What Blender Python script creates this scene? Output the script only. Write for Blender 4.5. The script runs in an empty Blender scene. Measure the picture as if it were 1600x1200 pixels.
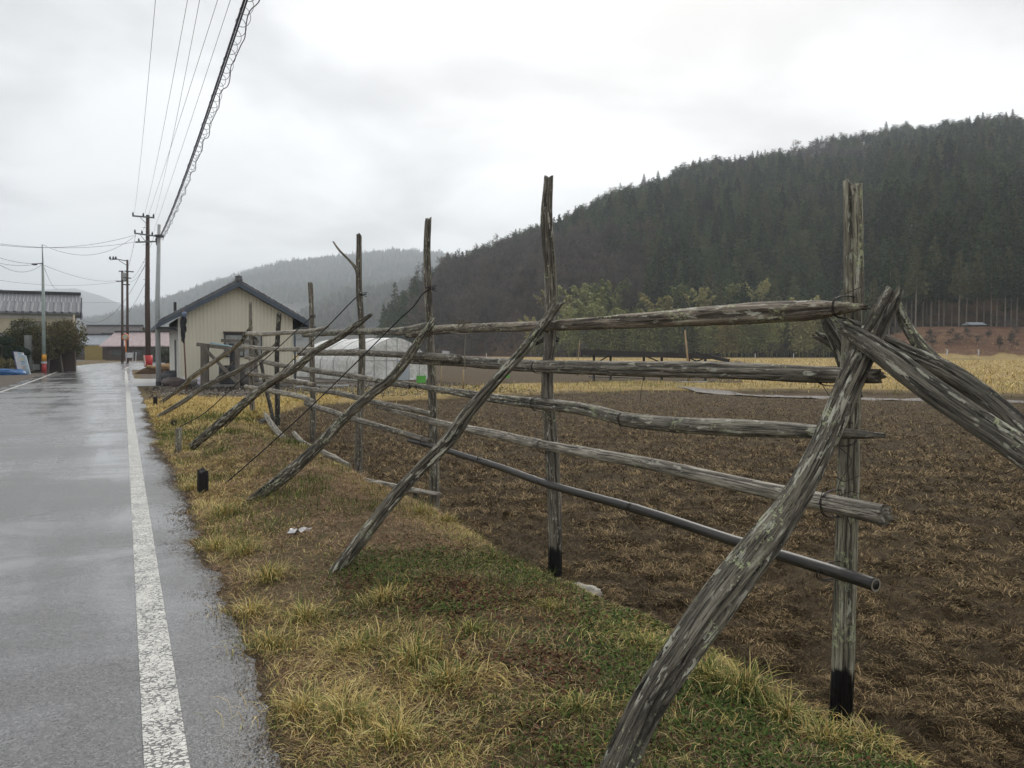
import bpy, math, random
import numpy as np
from mathutils import Vector
R = math.radians
rng = np.random.default_rng(7)
random.seed(7)
scene = bpy.context.scene
COL = scene.collection

# ------------------------------------------------------------------ camera, sky, sun, exposure
F = 1250.0            # focal length in pixels of a 1600 wide picture
EYE = 1.6
PITCH = math.atan(47/F)
cam = bpy.data.objects.new('camera', bpy.data.cameras.new('camera'))
COL.objects.link(cam); scene.camera = cam
cam.location = (0, 0, EYE); cam.rotation_euler = (math.pi/2-PITCH, 0, 0)
cam.data.sensor_width = 36; cam.data.lens = F*36/1600
cam.data.clip_start = .05; cam.data.clip_end = 20000
scene.view_settings.view_transform = 'Standard'; scene.view_settings.look = 'None'
scene.view_settings.exposure = 0.44; scene.view_settings.gamma = 1
SUN_EL, SUN_AZ = R(38), R(12)
w = bpy.data.worlds.new('World'); scene.world = w; w.use_nodes = True
nt = w.node_tree; N = nt.nodes; L = nt.links; N.clear()
out = N.new('ShaderNodeOutputWorld')
sky = N.new('ShaderNodeTexSky'); sky.sky_type = 'NISHITA'; sky.sun_disc = False
sky.sun_elevation = SUN_EL; sky.sun_rotation = SUN_AZ; sky.dust_density = 4
b1 = N.new('ShaderNodeBackground'); b1.inputs[1].default_value = .1; L.new(sky.outputs[0], b1.inputs[0])
tc = N.new('ShaderNodeTexCoord')
sep = N.new('ShaderNodeSeparateXYZ'); L.new(tc.outputs['Generated'], sep.inputs[0])
def wm(op, a, b=None, clamp=False):
    n = N.new('ShaderNodeMath'); n.operation = op; n.use_clamp = clamp
    for i, v in enumerate((a, b)):
        if v is None: continue
        if isinstance(v, (int, float)): n.inputs[i].default_value = v
        else: L.new(v, n.inputs[i])
    return n.outputs[0]
zz = wm('ADD', wm('MAXIMUM', sep.outputs[2], 0.0), .22)
cmb = N.new('ShaderNodeCombineXYZ')
L.new(wm('DIVIDE', sep.outputs[0], zz), cmb.inputs[0]); L.new(wm('DIVIDE', sep.outputs[1], zz), cmb.inputs[1])
n1 = N.new('ShaderNodeTexNoise'); n1.inputs['Scale'].default_value = 1.3; n1.inputs['Detail'].default_value = 5
n1.inputs['Roughness'].default_value = .45; n1.inputs['Distortion'].default_value = .3
L.new(cmb.outputs[0], n1.inputs[0])
mp = N.new('ShaderNodeMapRange'); mp.interpolation_type = 'SMOOTHSTEP'
mp.inputs[1].default_value = .38; mp.inputs[2].default_value = .60
mp.inputs[3].default_value = .57; mp.inputs[4].default_value = .90
L.new(n1.outputs[0], mp.inputs[0])
# brighter low in the sky ahead (thin cloud in front of the sun)
dotn = N.new('ShaderNodeVectorMath'); dotn.operation = 'DOT_PRODUCT'
L.new(tc.outputs['Generated'], dotn.inputs[0]); dotn.inputs[1].default_value = (math.sin(.12)*.96, math.cos(.12)*.96, .26)
glow = wm('MULTIPLY', wm('POWER', wm('MAXIMUM', dotn.outputs['Value'], 0.0), 8.0), .20)
val = wm('ADD', mp.outputs[0], glow)
cc = N.new('ShaderNodeCombineColor')
L.new(wm('MULTIPLY', val, .99), cc.inputs[0]); L.new(wm('MULTIPLY', val, 1.0), cc.inputs[1]); L.new(wm('MULTIPLY', val, 1.005), cc.inputs[2])
b2 = N.new('ShaderNodeBackground'); L.new(cc.outputs[0], b2.inputs[0]); b2.inputs[1].default_value = .90
mx = N.new('ShaderNodeMixShader'); mx.inputs[0].default_value = .94
L.new(b1.outputs[0], mx.inputs[1]); L.new(b2.outputs[0], mx.inputs[2]); L.new(mx.outputs[0], out.inputs[0])
sun = bpy.data.objects.new('sun', bpy.data.lights.new('sun', 'SUN')); COL.objects.link(sun)
sun.data.energy = 1.6; sun.data.angle = R(25); sun.data.color = (1, .96, .9)
sun.rotation_euler = (math.pi/2-SUN_EL, 0, math.pi-SUN_AZ)
scene.render.engine = 'CYCLES'
scene.cycles.max_bounces = 8; scene.cycles.diffuse_bounces = 3; scene.cycles.volume_bounces = 4
scene.cycles.use_denoising = True

# ------------------------------------------------------------------ geometry of the view and of the road
RD = (-.4364, .8998)          # direction of the road
RN = (.8998, .4364)           # to its right
RROT = math.atan2(RN[1], RN[0])
CP, SP = math.cos(PITCH), math.sin(PITCH)
def ray(px, py):
    a = (px-800)/F; b = (600-py)/F
    return (a, CP+b*SP, -SP+b*CP)
def A(px, py, Y):
    d = ray(px, py); k = Y/d[1]
    return Vector((d[0]*k, Y, EYE+d[2]*k))
def G(px, py, z=0.0):
    d = ray(px, py); k = (z-EYE)/d[2]
    return Vector((d[0]*k, d[1]*k, z))
def FP(px, py, t):
    d = ray(px, py); k = t/(d[0]*RN[0]+d[1]*RN[1])
    return Vector((d[0]*k, d[1]*k, EYE+d[2]*k))
def ST(s, t, z=0.0):
    return Vector((s*RD[0]+t*RN[0], s*RD[1]+t*RN[1], z))

def _h(i, j, k, seed):
    n = (i.astype(np.int64)*374761393+j.astype(np.int64)*668265263+k.astype(np.int64)*1440662683+seed*974634777) & 0xffffffff
    n = ((n ^ (n >> 13))*1274126177) & 0xffffffff
    n = ((n ^ (n >> 15))*2246822519) & 0xffffffff
    return ((n ^ (n >> 16)) & 0xffff)/65535.0
def vn(x, y, z=None, seed=0):
    x = np.asarray(x, float); y = np.asarray(y, float)
    z = np.zeros_like(x) if z is None else np.asarray(z, float)
    i = np.floor(x); j = np.floor(y); k = np.floor(z)
    a = x-i; b = y-j; c = z-k
    a = a*a*(3-2*a); b = b*b*(3-2*b); c = c*c*(3-2*c)
    def e(di, dj, dk): return _h(i+di, j+dj, k+dk, seed)
    r0 = (e(0,0,0)*(1-a)+e(1,0,0)*a)*(1-b)+(e(0,1,0)*(1-a)+e(1,1,0)*a)*b
    r1 = (e(0,0,1)*(1-a)+e(1,0,1)*a)*(1-b)+(e(0,1,1)*(1-a)+e(1,1,1)*a)*b
    return r0*(1-c)+r1*c
def fbm(x, y, z=None, seed=0, oct=4, gain=.5):
    s = 0; amp = 1; tot = 0; f = 1.0
    for o in range(oct):
        s = s+amp*vn(np.asarray(x)*f, np.asarray(y)*f, None if z is None else np.asarray(z)*f, seed+o*17)
        tot += amp; amp *= gain; f *= 2.03
    return s/tot
def ss(a, b, x):
    q = np.clip((np.asarray(x, float)-a)/(b-a), 0, 1); return q*q*(3-2*q)
def stof(x, y): return x*RD[0]+y*RD[1], x*RN[0]+y*RN[1]
def pxof(x, y): return 800+F*x/np.maximum(y, 1.0)
def curve_t(s): return .0035*np.maximum(np.asarray(s, float)-75, 0)**2
def rise(y): return .6*ss(30, 110, y)+.5*ss(110, 230, y)
def ynear(px): return np.interp(px, [300, 430, 480, 700, 1000, 1300, 1600, 1900], [18, 22, 26, 30, 36.5, 36, 32, 28])
def yfar(px): return np.interp(px, [300, 480, 700, 1000, 1300, 1600, 1900], [29, 34, 38, 44, 39, 36, 33])
def embank(x, y): return 5.6*ss(112, 138, y)*ss(1310, 1460, pxof(x, y)+20*np.sin(y*.1))
def fieldmask(x, y):
    s, t = stof(x, y); px = pxof(x, y)
    tt = t+.35*(fbm(x*1.1, y*1.1, seed=5)-.5)
    near = ss(2.72, 2.96, tt)*(1-ss(-.5, .8, y-ynear(px)+2.2*(fbm(x*.5, y*.5, seed=9)-.5)))
    return near*ss(2, 4, s+60)
def gz(x, y, detail=True):
    x = np.asarray(x, float); y = np.asarray(y, float)
    s, t = stof(x, y); px = pxof(x, y)
    z = rise(y)+embank(x, y)
    fm = fieldmask(x, y)
    z = z-.2*fm
    tc_ = t-curve_t(s)
    inroad = ss(-5.25, -5.1, tc_)*(1-ss(.22, .32, tc_)); lip = ss(.55, 1.0, tc_)+1.0*(tc_ < -5)*1.0
    ap = ss(42.5, 43.5, s)*(1-ss(53, 54, s))*(1-ss(9, 10, t))*ss(.2, .3, t)+ss(73, 75, s)*(1-ss(118, 120, s))*(1-ss(22, 24, t))*ss(.2, .3, t)
    flat = np.clip(inroad+ap, 0, 1)
    z = z-.04*flat
    near = 1-ss(25, 60, y)
    z = z-.012*(1-flat)*(1-np.clip(lip, 0, 1))
    z = z+(1-flat)*(1-fm)*np.clip(lip, 0, 1)*(.015+.07*(fbm(x*.9, y*.9, seed=3)-.45)+.09*ss(1.0, 1.6, t)*(1-ss(1.9, 2.75, t))*near)
    if detail:
        z = z+(1-flat)*(1-fm)*np.clip(lip, 0, 1)*.03*(fbm(x*8, y*8, seed=31, oct=3)-.5)*near
        c = fbm(x*7, y*7, seed=41, oct=5, gain=.68)
        row = np.sin(y*2*np.pi/.95+1.5*fbm(x*.3, y*.3, seed=44))*.012
        z = z+fm*near*(.15*(c-.5)+row)
    return z

# ------------------------------------------------------------------ object helpers
def link(o, parent=None):
    COL.objects.link(o)
    if parent is not None: o.parent = parent
    return o
def tag(o, label=None, cat=None, group=None, kind=None):
    if label: o['label'] = label
    if cat: o['category'] = cat
    if group: o['group'] = group
    if kind: o['kind'] = kind
    return o
def empty(name, loc=(0, 0, 0), rz=0):
    o = bpy.data.objects.new(name, None); o.location = loc; o.rotation_euler = (0, 0, rz)
    o.empty_display_size = .1
    return link(o)
def npmesh(name, V, T, mats, parent=None, attrs=None, smooth=False, mi=None, link_it=True):
    """V (n,3), T (m,3) or (m,4) int, attrs {name: (kind, array per vertex)}"""
    V = np.ascontiguousarray(V, dtype=np.float32); T = np.ascontiguousarray(T, dtype=np.int32)
    me = bpy.data.meshes.new(name); k = T.shape[1]
    me.vertices.add(len(V)); me.vertices.foreach_set('co', V.ravel())
    me.loops.add(T.size); me.loops.foreach_set('vertex_index', T.ravel())
    me.polygons.add(len(T)); me.polygons.foreach_set('loop_start', np.arange(0, T.size, k, dtype=np.int32))
    if smooth: me.polygons.foreach_set('use_smooth', np.ones(len(T), dtype=bool))
    for m in (mats if isinstance(mats, (list, tuple)) else [mats]): me.materials.append(m)
    if mi is not None: me.polygons.foreach_set('material_index', np.asarray(mi, dtype=np.int32))
    me.update(calc_edges=True)
    for an, (ty, arr) in (attrs or {}).items():
        at = me.attributes.new(an, ty, 'POINT')
        arr = np.ascontiguousarray(arr, dtype=np.float32)
        at.data.foreach_set({'FLOAT': 'value', 'FLOAT_VECTOR': 'vector', 'FLOAT_COLOR': 'color'}[ty], arr.ravel())
    o = bpy.data.objects.new(name, me)
    if link_it: link(o, parent)
    return o

class MB:
    """collects boxes, prisms and tubes; build() links them as one mesh"""
    def __init__(self): self.v = []; self.f = []
    def add(self, vs, fs):
        b = len(self.v); self.v += [tuple(p) for p in vs]; self.f += [tuple(b+i for i in q) for q in fs]
        return self
    def box(self, x0, x1, y0, y1, z0, z1, rz=0, c=None, tilt=0):
        vs = [(x, y, z) for z in (z0, z1) for x, y in ((x0, y0), (x1, y0), (x1, y1), (x0, y1))]
        if rz:
            cx, cy = c or ((x0+x1)/2, (y0+y1)/2); co, si = math.cos(rz), math.sin(rz)
            vs = [(cx+(x-cx)*co-(y-cy)*si, cy+(x-cx)*si+(y-cy)*co, z) for x, y, z in vs]
        return self.add(vs, [(0, 3, 2, 1), (4, 5, 6, 7), (0, 1, 5, 4), (1, 2, 6, 5), (2, 3, 7, 6), (3, 0, 4, 7)])
    def beam(self, a, b, wd, ht, up=(0, 0, 1)):
        a = Vector(a); b = Vector(b); d = (b-a).normalized(); s = d.cross(Vector(up))
        if s.length < 1e-3: s = d.cross(Vector((1, 0, 0)))
        s.normalize(); u = s.cross(d)
        vs = [p+s*i*wd/2+u*j*ht/2 for p in (a, b) for i, j in ((-1, -1), (1, -1), (1, 1), (-1, 1))]
        return self.add(vs, [(0, 1, 2, 3), (7, 6, 5, 4), (0, 4, 5, 1), (1, 5, 6, 2), (2, 6, 7, 3), (3, 7, 4, 0)])
    def prism(self, poly, off):
        n = len(poly); off = Vector(off); p = [Vector(q) for q in poly]
        return self.add(p+[q+off for q in p], [tuple(range(n))[::-1], tuple(range(n, 2*n))]+[(i, (i+1) % n, (i+1) % n+n, i+n) for i in range(n)])
    def tube(self, pts, r, n=8, closed=False):
        pts = [Vector(p) for p in pts]; m = len(pts)
        rs = r if isinstance(r, (list, tuple)) else [r]*m
        b0 = len(self.v); prev = None
        for i, p in enumerate(pts):
            if closed: d = pts[(i+1) % m]-pts[i-1]
            else: d = pts[min(i+1, m-1)]-pts[max(i-1, 0)]
            d.normalize()
            if prev is None:
                s = d.cross(Vector((0, 0, 1)))
                if s.length < .05: s = d.cross(Vector((1, 0, 0)))
            else: s = prev-d*prev.dot(d)
            s.normalize(); prev = s; u = d.cross(s)
            for k in range(n):
                a = 2*math.pi*k/n; q = p+(s*math.cos(a)+u*math.sin(a))*rs[i]; self.v.append(tuple(q))
        for i in range(m if closed else m-1):
            j = (i+1) % m
            for k in range(n):
                k2 = (k+1) % n
                self.f.append((b0+i*n+k, b0+i*n+k2, b0+j*n+k2, b0+j*n+k))
        if not closed:
            self.f.append(tuple(b0+k for k in range(n))[::-1]); self.f.append(tuple(b0+(m-1)*n+k for k in range(n)))
        return self
    def blob(self, c, rx, ry, rz, amp=.15, seed=0, nu=16, nv=10, freq=1.5, zmin=None):
        b0 = len(self.v); c = Vector(c)
        for i in range(nv+1):
            th = math.pi*i/nv
            for k in range(nu):
                ph = 2*math.pi*k/nu
                d = (math.sin(th)*math.cos(ph), math.sin(th)*math.sin(ph), math.cos(th))
                q = 1+amp*2*(float(fbm(d[0]*freq+5, d[1]*freq+9, d[2]*freq+3, seed=seed, oct=3))-.5)
                z = c.z+d[2]*rz*q
                if zmin is not None: z = max(z, zmin)
                self.v.append((c.x+d[0]*rx*q, c.y+d[1]*ry*q, z))
        for i in range(nv):
            for k in range(nu):
                k2 = (k+1) % nu
                self.f.append((b0+i*nu+k, b0+(i+1)*nu+k, b0+(i+1)*nu+k2, b0+i*nu+k2))
        return self
    def build(self, name, m, parent=None, smooth=False, bevel=0):
        me = bpy.data.meshes.new(name); me.from_pydata(self.v, [], self.f)
        if smooth: me.polygons.foreach_set('use_smooth', [True]*len(me.polygons))
        me.materials.append(m); me.update()
        o = link(bpy.data.objects.new(name, me), parent)
        if bevel:
            md = o.modifiers.new('bevel', 'BEVEL'); md.width = bevel; md.segments = 2; md.limit_method = 'ANGLE'
        return o

# ------------------------------------------------------------------ materials
class NB:
    def __init__(self, name):
        self.m = bpy.data.materials.new(name); self.m.use_nodes = True
        self.t = self.m.node_tree; self.t.nodes.clear()
        self.o = self.n('ShaderNodeOutputMaterial'); self.p = self.n('ShaderNodeBsdfPrincipled')
        self.t.links.new(self.p.outputs[0], self.o.inputs[0])
    def n(self, ty, **kw):
        x = self.t.nodes.new(ty)
        for k, v in kw.items(): setattr(x, k, v)
        return x
    def set(self, sock, v):
        if v is None: return
        if isinstance(v, bpy.types.NodeSocket): self.t.links.new(v, sock)
        elif isinstance(v, (tuple, list)) and sock.type == 'RGBA': sock.default_value = (*v[:3], 1)
        else: sock.default_value = v
    def math(self, op, a, b=None, clamp=False):
        x = self.n('ShaderNodeMath', operation=op, use_clamp=clamp); self.set(x.inputs[0], a); self.set(x.inputs[1], b); return x.outputs[0]
    def pos(self): return self.n('ShaderNodeNewGeometry').outputs['Position']
    def obj(self): return self.n('ShaderNodeTexCoord').outputs['Object']
    def attr(self, a, out='Vector'): return self.n('ShaderNodeAttribute', attribute_name=a).outputs[out]
    def mapv(self, v, sc=(1, 1, 1), rot=(0, 0, 0), loc=(0, 0, 0)):
        x = self.n('ShaderNodeMapping'); self.set(x.inputs[0], v); x.inputs[1].default_value = loc; x.inputs[2].default_value = rot; x.inputs[3].default_value = sc; return x.outputs[0]
    def noise(self, v, scale=1, detail=4, rough=.55, dist=0):
        x = self.n('ShaderNodeTexNoise'); self.set(x.inputs['Vector'], v); x.inputs['Scale'].default_value = scale
        x.inputs['Detail'].default_value = detail; x.inputs['Roughness'].default_value = rough; x.inputs['Distortion'].default_value = dist; return x.outputs[0]
    def voro(self, v, scale=1, feat='F1', out=0):
        x = self.n('ShaderNodeTexVoronoi', feature=feat); self.set(x.inputs['Vector'], v); x.inputs['Scale'].default_value = scale; return x.outputs[out]
    def rng(self, v, a, b, c=0, d=1, smooth=True):
        x = self.n('ShaderNodeMapRange'); 
        if smooth: x.interpolation_type = 'SMOOTHSTEP'
        self.set(x.inputs[0], v)
        for i, q in enumerate((a, b, c, d)): self.set(x.inputs[i+1], q)
        return x.outputs[0]
    def mix(self, f, a, b):
        x = self.n('ShaderNodeMix', data_type='RGBA'); self.set(x.inputs[0], f); self.set(x.inputs[6], a); self.set(x.inputs[7], b); return x.outputs[2]
    def ramp(self, f, *stops):
        x = self.n('ShaderNodeValToRGB'); self.set(x.inputs[0], f); e = x.color_ramp.elements
        while len(e) < len(stops): e.new(.5)
        for i, (p, c) in enumerate(stops): e[i].position = p; e[i].color = (*c, 1)
        return x.outputs[0]
    def bump(self, h, strength=.5, dist=.01):
        x = self.n('ShaderNodeBump'); x.inputs['Strength'].default_value = strength; x.inputs['Distance'].default_value = dist
        self.set(x.inputs['Height'], h); self.set(self.p.inputs['Normal'], x.outputs[0])
    def fin(self, col=None, rough=None, metal=None, spec=None):
        self.set(self.p.inputs['Base Color'], col); self.set(self.p.inputs['Roughness'], rough)
        self.set(self.p.inputs['Metallic'], metal); self.set(self.p.inputs['Specular IOR Level'], spec)
        return self.m

def plain(name, c, rough=.6, var=.25, scale=6, bump=.15, metal=0, stretch=(1, 1, 1), bd=.01):
    b = NB(name); o = b.mapv(b.obj(), stretch)
    n = b.noise(o, scale, 6, .6)
    big = b.noise(o, scale*.2, 3)
    f = b.math('ADD', b.math('MULTIPLY', n, .6), b.math('MULTIPLY', big, .4))
    lo = tuple(x*(1-var) for x in c); hi = tuple(min(1, x*(1+var)) for x in c)
    col = b.mix(b.rng(f, .3, .7), lo, hi)
    if bump: b.bump(n, bump, bd)
    return b.fin(col, b.rng(n, .3, .7, rough*.85, min(1, rough*1.1)), metal)

def wood(name, c0, c1, dark, lichen=0.0, white=0.0, rough=.75):
    b = NB(name); g = b.attr('gc')
    fine = b.noise(b.mapv(g, (1, 1, .03)), 260, 5, .7)
    mid = b.noise(b.mapv(g, (1, 1, .035)), 120, 6, .7, .2)
    wide = b.noise(b.mapv(g, (1, 1, .10)), 30, 4, .6, .3)
    big = b.noise(b.mapv(g, (1, 1, .4)), 5, 4, .6)
    spk = b.noise(g, 330, 3, .7)
    col = b.mix(b.rng(b.math('ADD', b.math('MULTIPLY', mid, .6), b.math('MULTIPLY', wide, .4)), .38, .60), tuple(x*.65 for x in c0), tuple(x*1.4 for x in c1))
    col = b.mix(b.rng(big, .38, .68, 0, .5), col, tuple(x*.6 for x in c0))
    iso = b.noise(b.mapv(g, (1, 1, .022)), 38, 3, .6, .15)
    ck = b.rng(b.math('ABSOLUTE', b.math('SUBTRACT', iso, .5)), .004, .018, 1, 0)
    ck = b.math('MULTIPLY', ck, b.rng(b.noise(b.mapv(g, (1, 1, .3)), 9, 3), .42, .55))
    iso2 = b.noise(b.mapv(g, (1, 1, .03)), 80, 3, .6, .15)
    ck2 = b.math('MULTIPLY', b.rng(b.math('ABSOLUTE', b.math('SUBTRACT', iso2, .47)), .003, .014, 1, 0), .75)
    vk = b.n('ShaderNodeTexVoronoi', feature='F1'); b.set(vk.inputs['Vector'], b.mapv(g, (1, 1, .55))); vk.inputs['Scale'].default_value = 7
    knot = b.rng(vk.outputs[0], .05, .12, 1, 0)
    crack = b.rng(fine, .36, .46, 1, 0)
    cr = b.math('MAXIMUM', b.math('MULTIPLY', crack, .5), b.math('MAXIMUM', ck, ck2))
    cr = b.math('MAXIMUM', cr, b.math('MAXIMUM', b.attr('groove', 'Fac'), b.math('MULTIPLY', knot, .7)))
    col = b.mix(cr, col, dark)
    col = b.mix(b.rng(spk, .60, .70, 0, .5), col, tuple(min(1, x*1.7) for x in c1))
    col = b.mix(b.rng(spk, .30, .40, .6, 0), col, dark)
    if white:
        wm_ = b.math('MULTIPLY', b.rng(b.noise(b.mapv(g, (1, 1, .20)), 46, 4, .66), .59-.03*white, .615-.02*white), b.rng(b.noise(b.mapv(g, (1, 1, .4), loc=(9, 2, 4)), 9, 3), .46-.05*white, .52))
        col = b.mix(b.math('MULTIPLY', wm_, .85), col, (.55, .54, .44))
    if lichen:
        vl = b.n('ShaderNodeTexVoronoi', feature='F1'); b.set(vl.inputs['Vector'], b.mapv(g, (1, 1, .7))); vl.inputs['Scale'].default_value = 38
        ln = b.noise(b.mapv(g, (1, 1, .8)), 70, 5, .75, .5)
        lb = b.noise(b.mapv(g, (1, 1, .6), loc=(3, 7, 1)), 7, 3, .5)
        lf = b.math('ADD', b.math('MULTIPLY', vl.outputs[0], .25), b.math('MULTIPLY', ln, 1.0))
        lm = b.math('MULTIPLY', b.rng(lf, .50+.05*lichen, .53+.05*lichen, 1, 0), b.rng(lb, .585-.07*lichen, .64-.05*lichen))
        col = b.mix(b.math('MULTIPLY', lm, .92), col, b.mix(b.noise(g, 90, 3), (.36, .42, .20), (.60, .62, .40)))
    tar = b.attr('tar', 'Fac')
    col = b.mix(tar, col, (.006, .006, .007))
    h = b.math('SUBTRACT', b.math('ADD', b.math('MULTIPLY', mid, .7), b.math('MULTIPLY', fine, .5)), b.math('MULTIPLY', cr, .6))
    b.bump(h, 1.0, .006)
    return b.fin(col, b.mix(tar, (rough,)*3, (.4,)*3), 0, .35)

M = {}
M['wood'] = wood('weathered_wood', (.11, .096, .074), (.26, .235, .19), (.016, .014, .012), lichen=.35, white=.3)
M['wood_lichen'] = wood('lichened_wood', (.11, .098, .078), (.26, .24, .19), (.014, .012, .010), lichen=.7, white=.5)
M['stay'] = wood('stay_wood', (.062, .055, .043), (.19, .175, .14), (.006, .0055, .005), lichen=.5, white=.2)
M['wood_pale_lichen'] = wood('pale_lichened_wood', (.17, .155, .115), (.33, .31, .235), (.03, .027, .022), lichen=1.0, white=1.2)
M['wood_split'] = wood('split_log_wood', (.060, .052, .038), (.20, .18, .14), (.006, .0055, .0045), lichen=.45, white=1.6)
M['wood_pale'] = wood('pale_bare_wood', (.22, .195, .155), (.42, .385, .32), (.035, .03, .025), lichen=.15, white=.2)
M['wood_brown'] = wood('brown_bark_wood', (.10, .078, .057), (.27, .225, .17), (.012, .009, .007), lichen=.9, white=.4)
M['wood_dark'] = wood('dark_wet_wood', (.03, .027, .023), (.08, .072, .06), (.006, .006, .005), lichen=.1, white=.1)
M['wood_black'] = wood('tarred_wood', (.008, .008, .008), (.02, .019, .018), (.002, .002, .002))
M['wire'] = plain('rusty_wire', (.025, .018, .014), .6, .4, 40)
M['rope'] = plain('dark_rope', (.012, .011, .012), .8, .3, 90)
M['cable'] = plain('cable_black', (.05, .05, .085), .5, .2, 5, 0)
M['dark'] = plain('dark_paint', (.03, .03, .035), .5, .3, 5)

# ---- pipe (dark bamboo in black sleeve)
b = NB('dark_bamboo'); g = b.attr('gc'); n_ = b.noise(b.mapv(g, (1, 1, .05)), 70, 5, .6)
ringv = b.rng(b.math('ABSOLUTE', b.math('SUBTRACT', b.math('FRACT', b.math('MULTIPLY', b.n('ShaderNodeSeparateXYZ').outputs[2], 1)), .5)), .47, .5)
M['bamboo_dark'] = b.fin(b.mix(b.rng(n_, .35, .7), (.010, .009, .008), (.045, .04, .032)), .5)
b.bump(n_, .3, .003)

# ---- ground
def ground_material():
    b = NB('ground'); p = b.pos()
    soil = b.attr('soil', 'Fac'); gold = b.attr('gold', 'Fac'); litter = b.attr('litter', 'Fac'); grav = b.attr('gravel', 'Fac')
    moss = b.attr('moss', 'Fac')
    nf = b.noise(p, 30, 6, .7); nm = b.noise(p, 4, 6, .65); nb = b.noise(p, .25, 4, .55); nff = b.noise(p, 120, 3, .7)
    # verge thatch
    gr = b.ramp(b.math('ADD', b.math('MULTIPLY', nf, .6), b.math('MULTIPLY', nm, .4)), (.3, (.05, .038, .022)), (.5, (.15, .11, .062)), (.7, (.30, .23, .12)))
    gr = b.mix(b.rng(nm, .5, .68, 0, .6), gr, (.06, .075, .022))
    gr = b.mix(b.math('MULTIPLY', moss, b.rng(nf, .35, .6, .2, .8)), gr, (.23, .17, .05))
    # soil
    st = b.voro(b.mapv(p, (1, 1, 1)), 14, 'F1')
    so = b.ramp(b.math('ADD', b.math('MULTIPLY', nf, .45), b.math('ADD', b.math('MULTIPLY', nm, .3), b.math('MULTIPLY', nff, .25))), (.34, (.014, .0095, .005)), (.48, (.070, .049, .026)), (.62, (.15, .108, .056)), (.78, (.25, .18, .09)))
    so = b.mix(b.rng(nb, .4, .65, 0, .35), so, b.mix(nf, (.025, .019, .012), (.12, .095, .06)))
    go = b.ramp(b.math('ADD', b.math('MULTIPLY', nm, .5), b.math('MULTIPLY', b.noise(p, .8, 5, .6), .5)), (.3, (.19, .14, .06)), (.5, (.32, .23, .095)), (.7, (.43, .33, .165)))
    go = b.mix(b.rng(b.noise(b.mapv(p, (.25, 1, 1)), .35, 4), .52, .68, 0, .6), go, (.12, .12, .04))
    li = b.ramp(b.math('ADD', b.math('MULTIPLY', nm, .5), b.math('MULTIPLY', b.noise(p, .6, 5, .6), .5)), (.3, (.045, .025, .015)), (.5, (.12, .06, .035)), (.7, (.22, .14, .07)))
    gv = b.ramp(b.noise(p, 14, 6, .75), (.3, (.05, .042, .034)), (.55, (.14, .12, .10)), (.75, (.33, .30, .26)))
    edge = b.math('MULTIPLY', b.math('SUBTRACT', nf, .5), .5)
    def m_(a, base, c): return b.mix(b.rng(b.math('ADD', a, edge), .35, .65), base, c)
    col = m_(gold, gr, go); col = m_(litter, col, li); col = m_(grav, col, gv); col = m_(soil, col, so)
    b.bump(b.math('ADD', b.math('MULTIPLY', nf, .7), b.math('MULTIPLY', nff, .3)), 1.0, .04)
    return b.fin(col, .92, 0, .12)
M['ground'] = ground_material()

# road
def road_material():
    b = NB('wet_asphalt'); p = b.pos()
    al = b.mapv(p, (1, 1, 1), (0, 0, -(RROT)))           # x across, y along the road
    grain = b.noise(p, 130, 5, .8); agg = b.voro(p, 95, 'F1')
    streak = b.noise(b.mapv(al, (.9, .12, 1)), 1.0, 4, .55, .4)
    bl = b.noise(b.mapv(al, (.25, .6, 1)), .9, 5, .6, .6)
    wet = b.rng(b.math('ADD', b.math('MULTIPLY', streak, .45), b.math('MULTIPLY', bl, .55)), .38, .64)
    col = b.mix(b.rng(grain, .42, .60), (.050, .050, .050), (.19, .188, .183))
    col = b.mix(b.rng(b.noise(p, 90, 3, .8), .63, .68), col, (.42, .41, .39))
    col = b.mix(b.math('MULTIPLY', wet, .35), col, (.03, .03, .033))
    vc = b.n('ShaderNodeTexVoronoi', feature='F1'); b.set(vc.inputs['Vector'], p); vc.inputs['Scale'].default_value = 95
    sc_ = b.n('ShaderNodeSeparateColor'); b.set(sc_.inputs[0], vc.outputs['Color'])
    col = b.mix(b.rng(sc_.outputs[0], .55, 1.0, 0, .6), col, (.24, .235, .23)); col = b.mix(b.rng(sc_.outputs[1], .6, 1.0, 0, .75), col, (.015, .015, .016))
    # long crack / seams
    cr = b.math('ABSOLUTE', b.math('SUBTRACT', b.noise(b.mapv(al, (.25, .14, 1)), 1.0, 5, .6, .2), .5))
    crm = b.math('MULTIPLY', b.rng(cr, .0, .0022, 1, 0), b.rng(b.noise(al, .4, 2), .5, .6))
    col = b.mix(b.math('MULTIPLY', crm, .55), col, (.012, .012, .013))
    rough = b.rng(b.math('ADD', wet, b.math('MULTIPLY', b.math('SUBTRACT', grain, .5), .5)), 0, 1, .34, .13)
    h = b.math('ADD', b.math('MULTIPLY', grain, .6), b.math('MULTIPLY', agg, .6))
    bm2 = b.n('ShaderNodeBump'); bm2.inputs['Distance'].default_value = .004; bm2.inputs['Strength'].default_value = .10; b.set(bm2.inputs['Height'], h)
    bm = b.n('ShaderNodeBump'); bm.inputs['Distance'].default_value = .004
    b.set(bm.inputs['Height'], h); b.set(bm.inputs['Strength'], b.rng(wet, 0, 1, .8, .35)); b.set(b.p.inputs['Normal'], bm.outputs[0])
    b.set(b.p.inputs['Coat Weight'], b.rng(wet, 0, 1, .12, .75)); b.set(b.p.inputs['Coat Roughness'], b.rng(wet, 0, 1, .30, .17)); b.p.inputs['Coat IOR'].default_value = 1.45; b.set(b.p.inputs['Coat Normal'], bm2.outputs[0])
    return b.fin(col, rough, 0, .55)
M['road'] = road_material()
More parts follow.
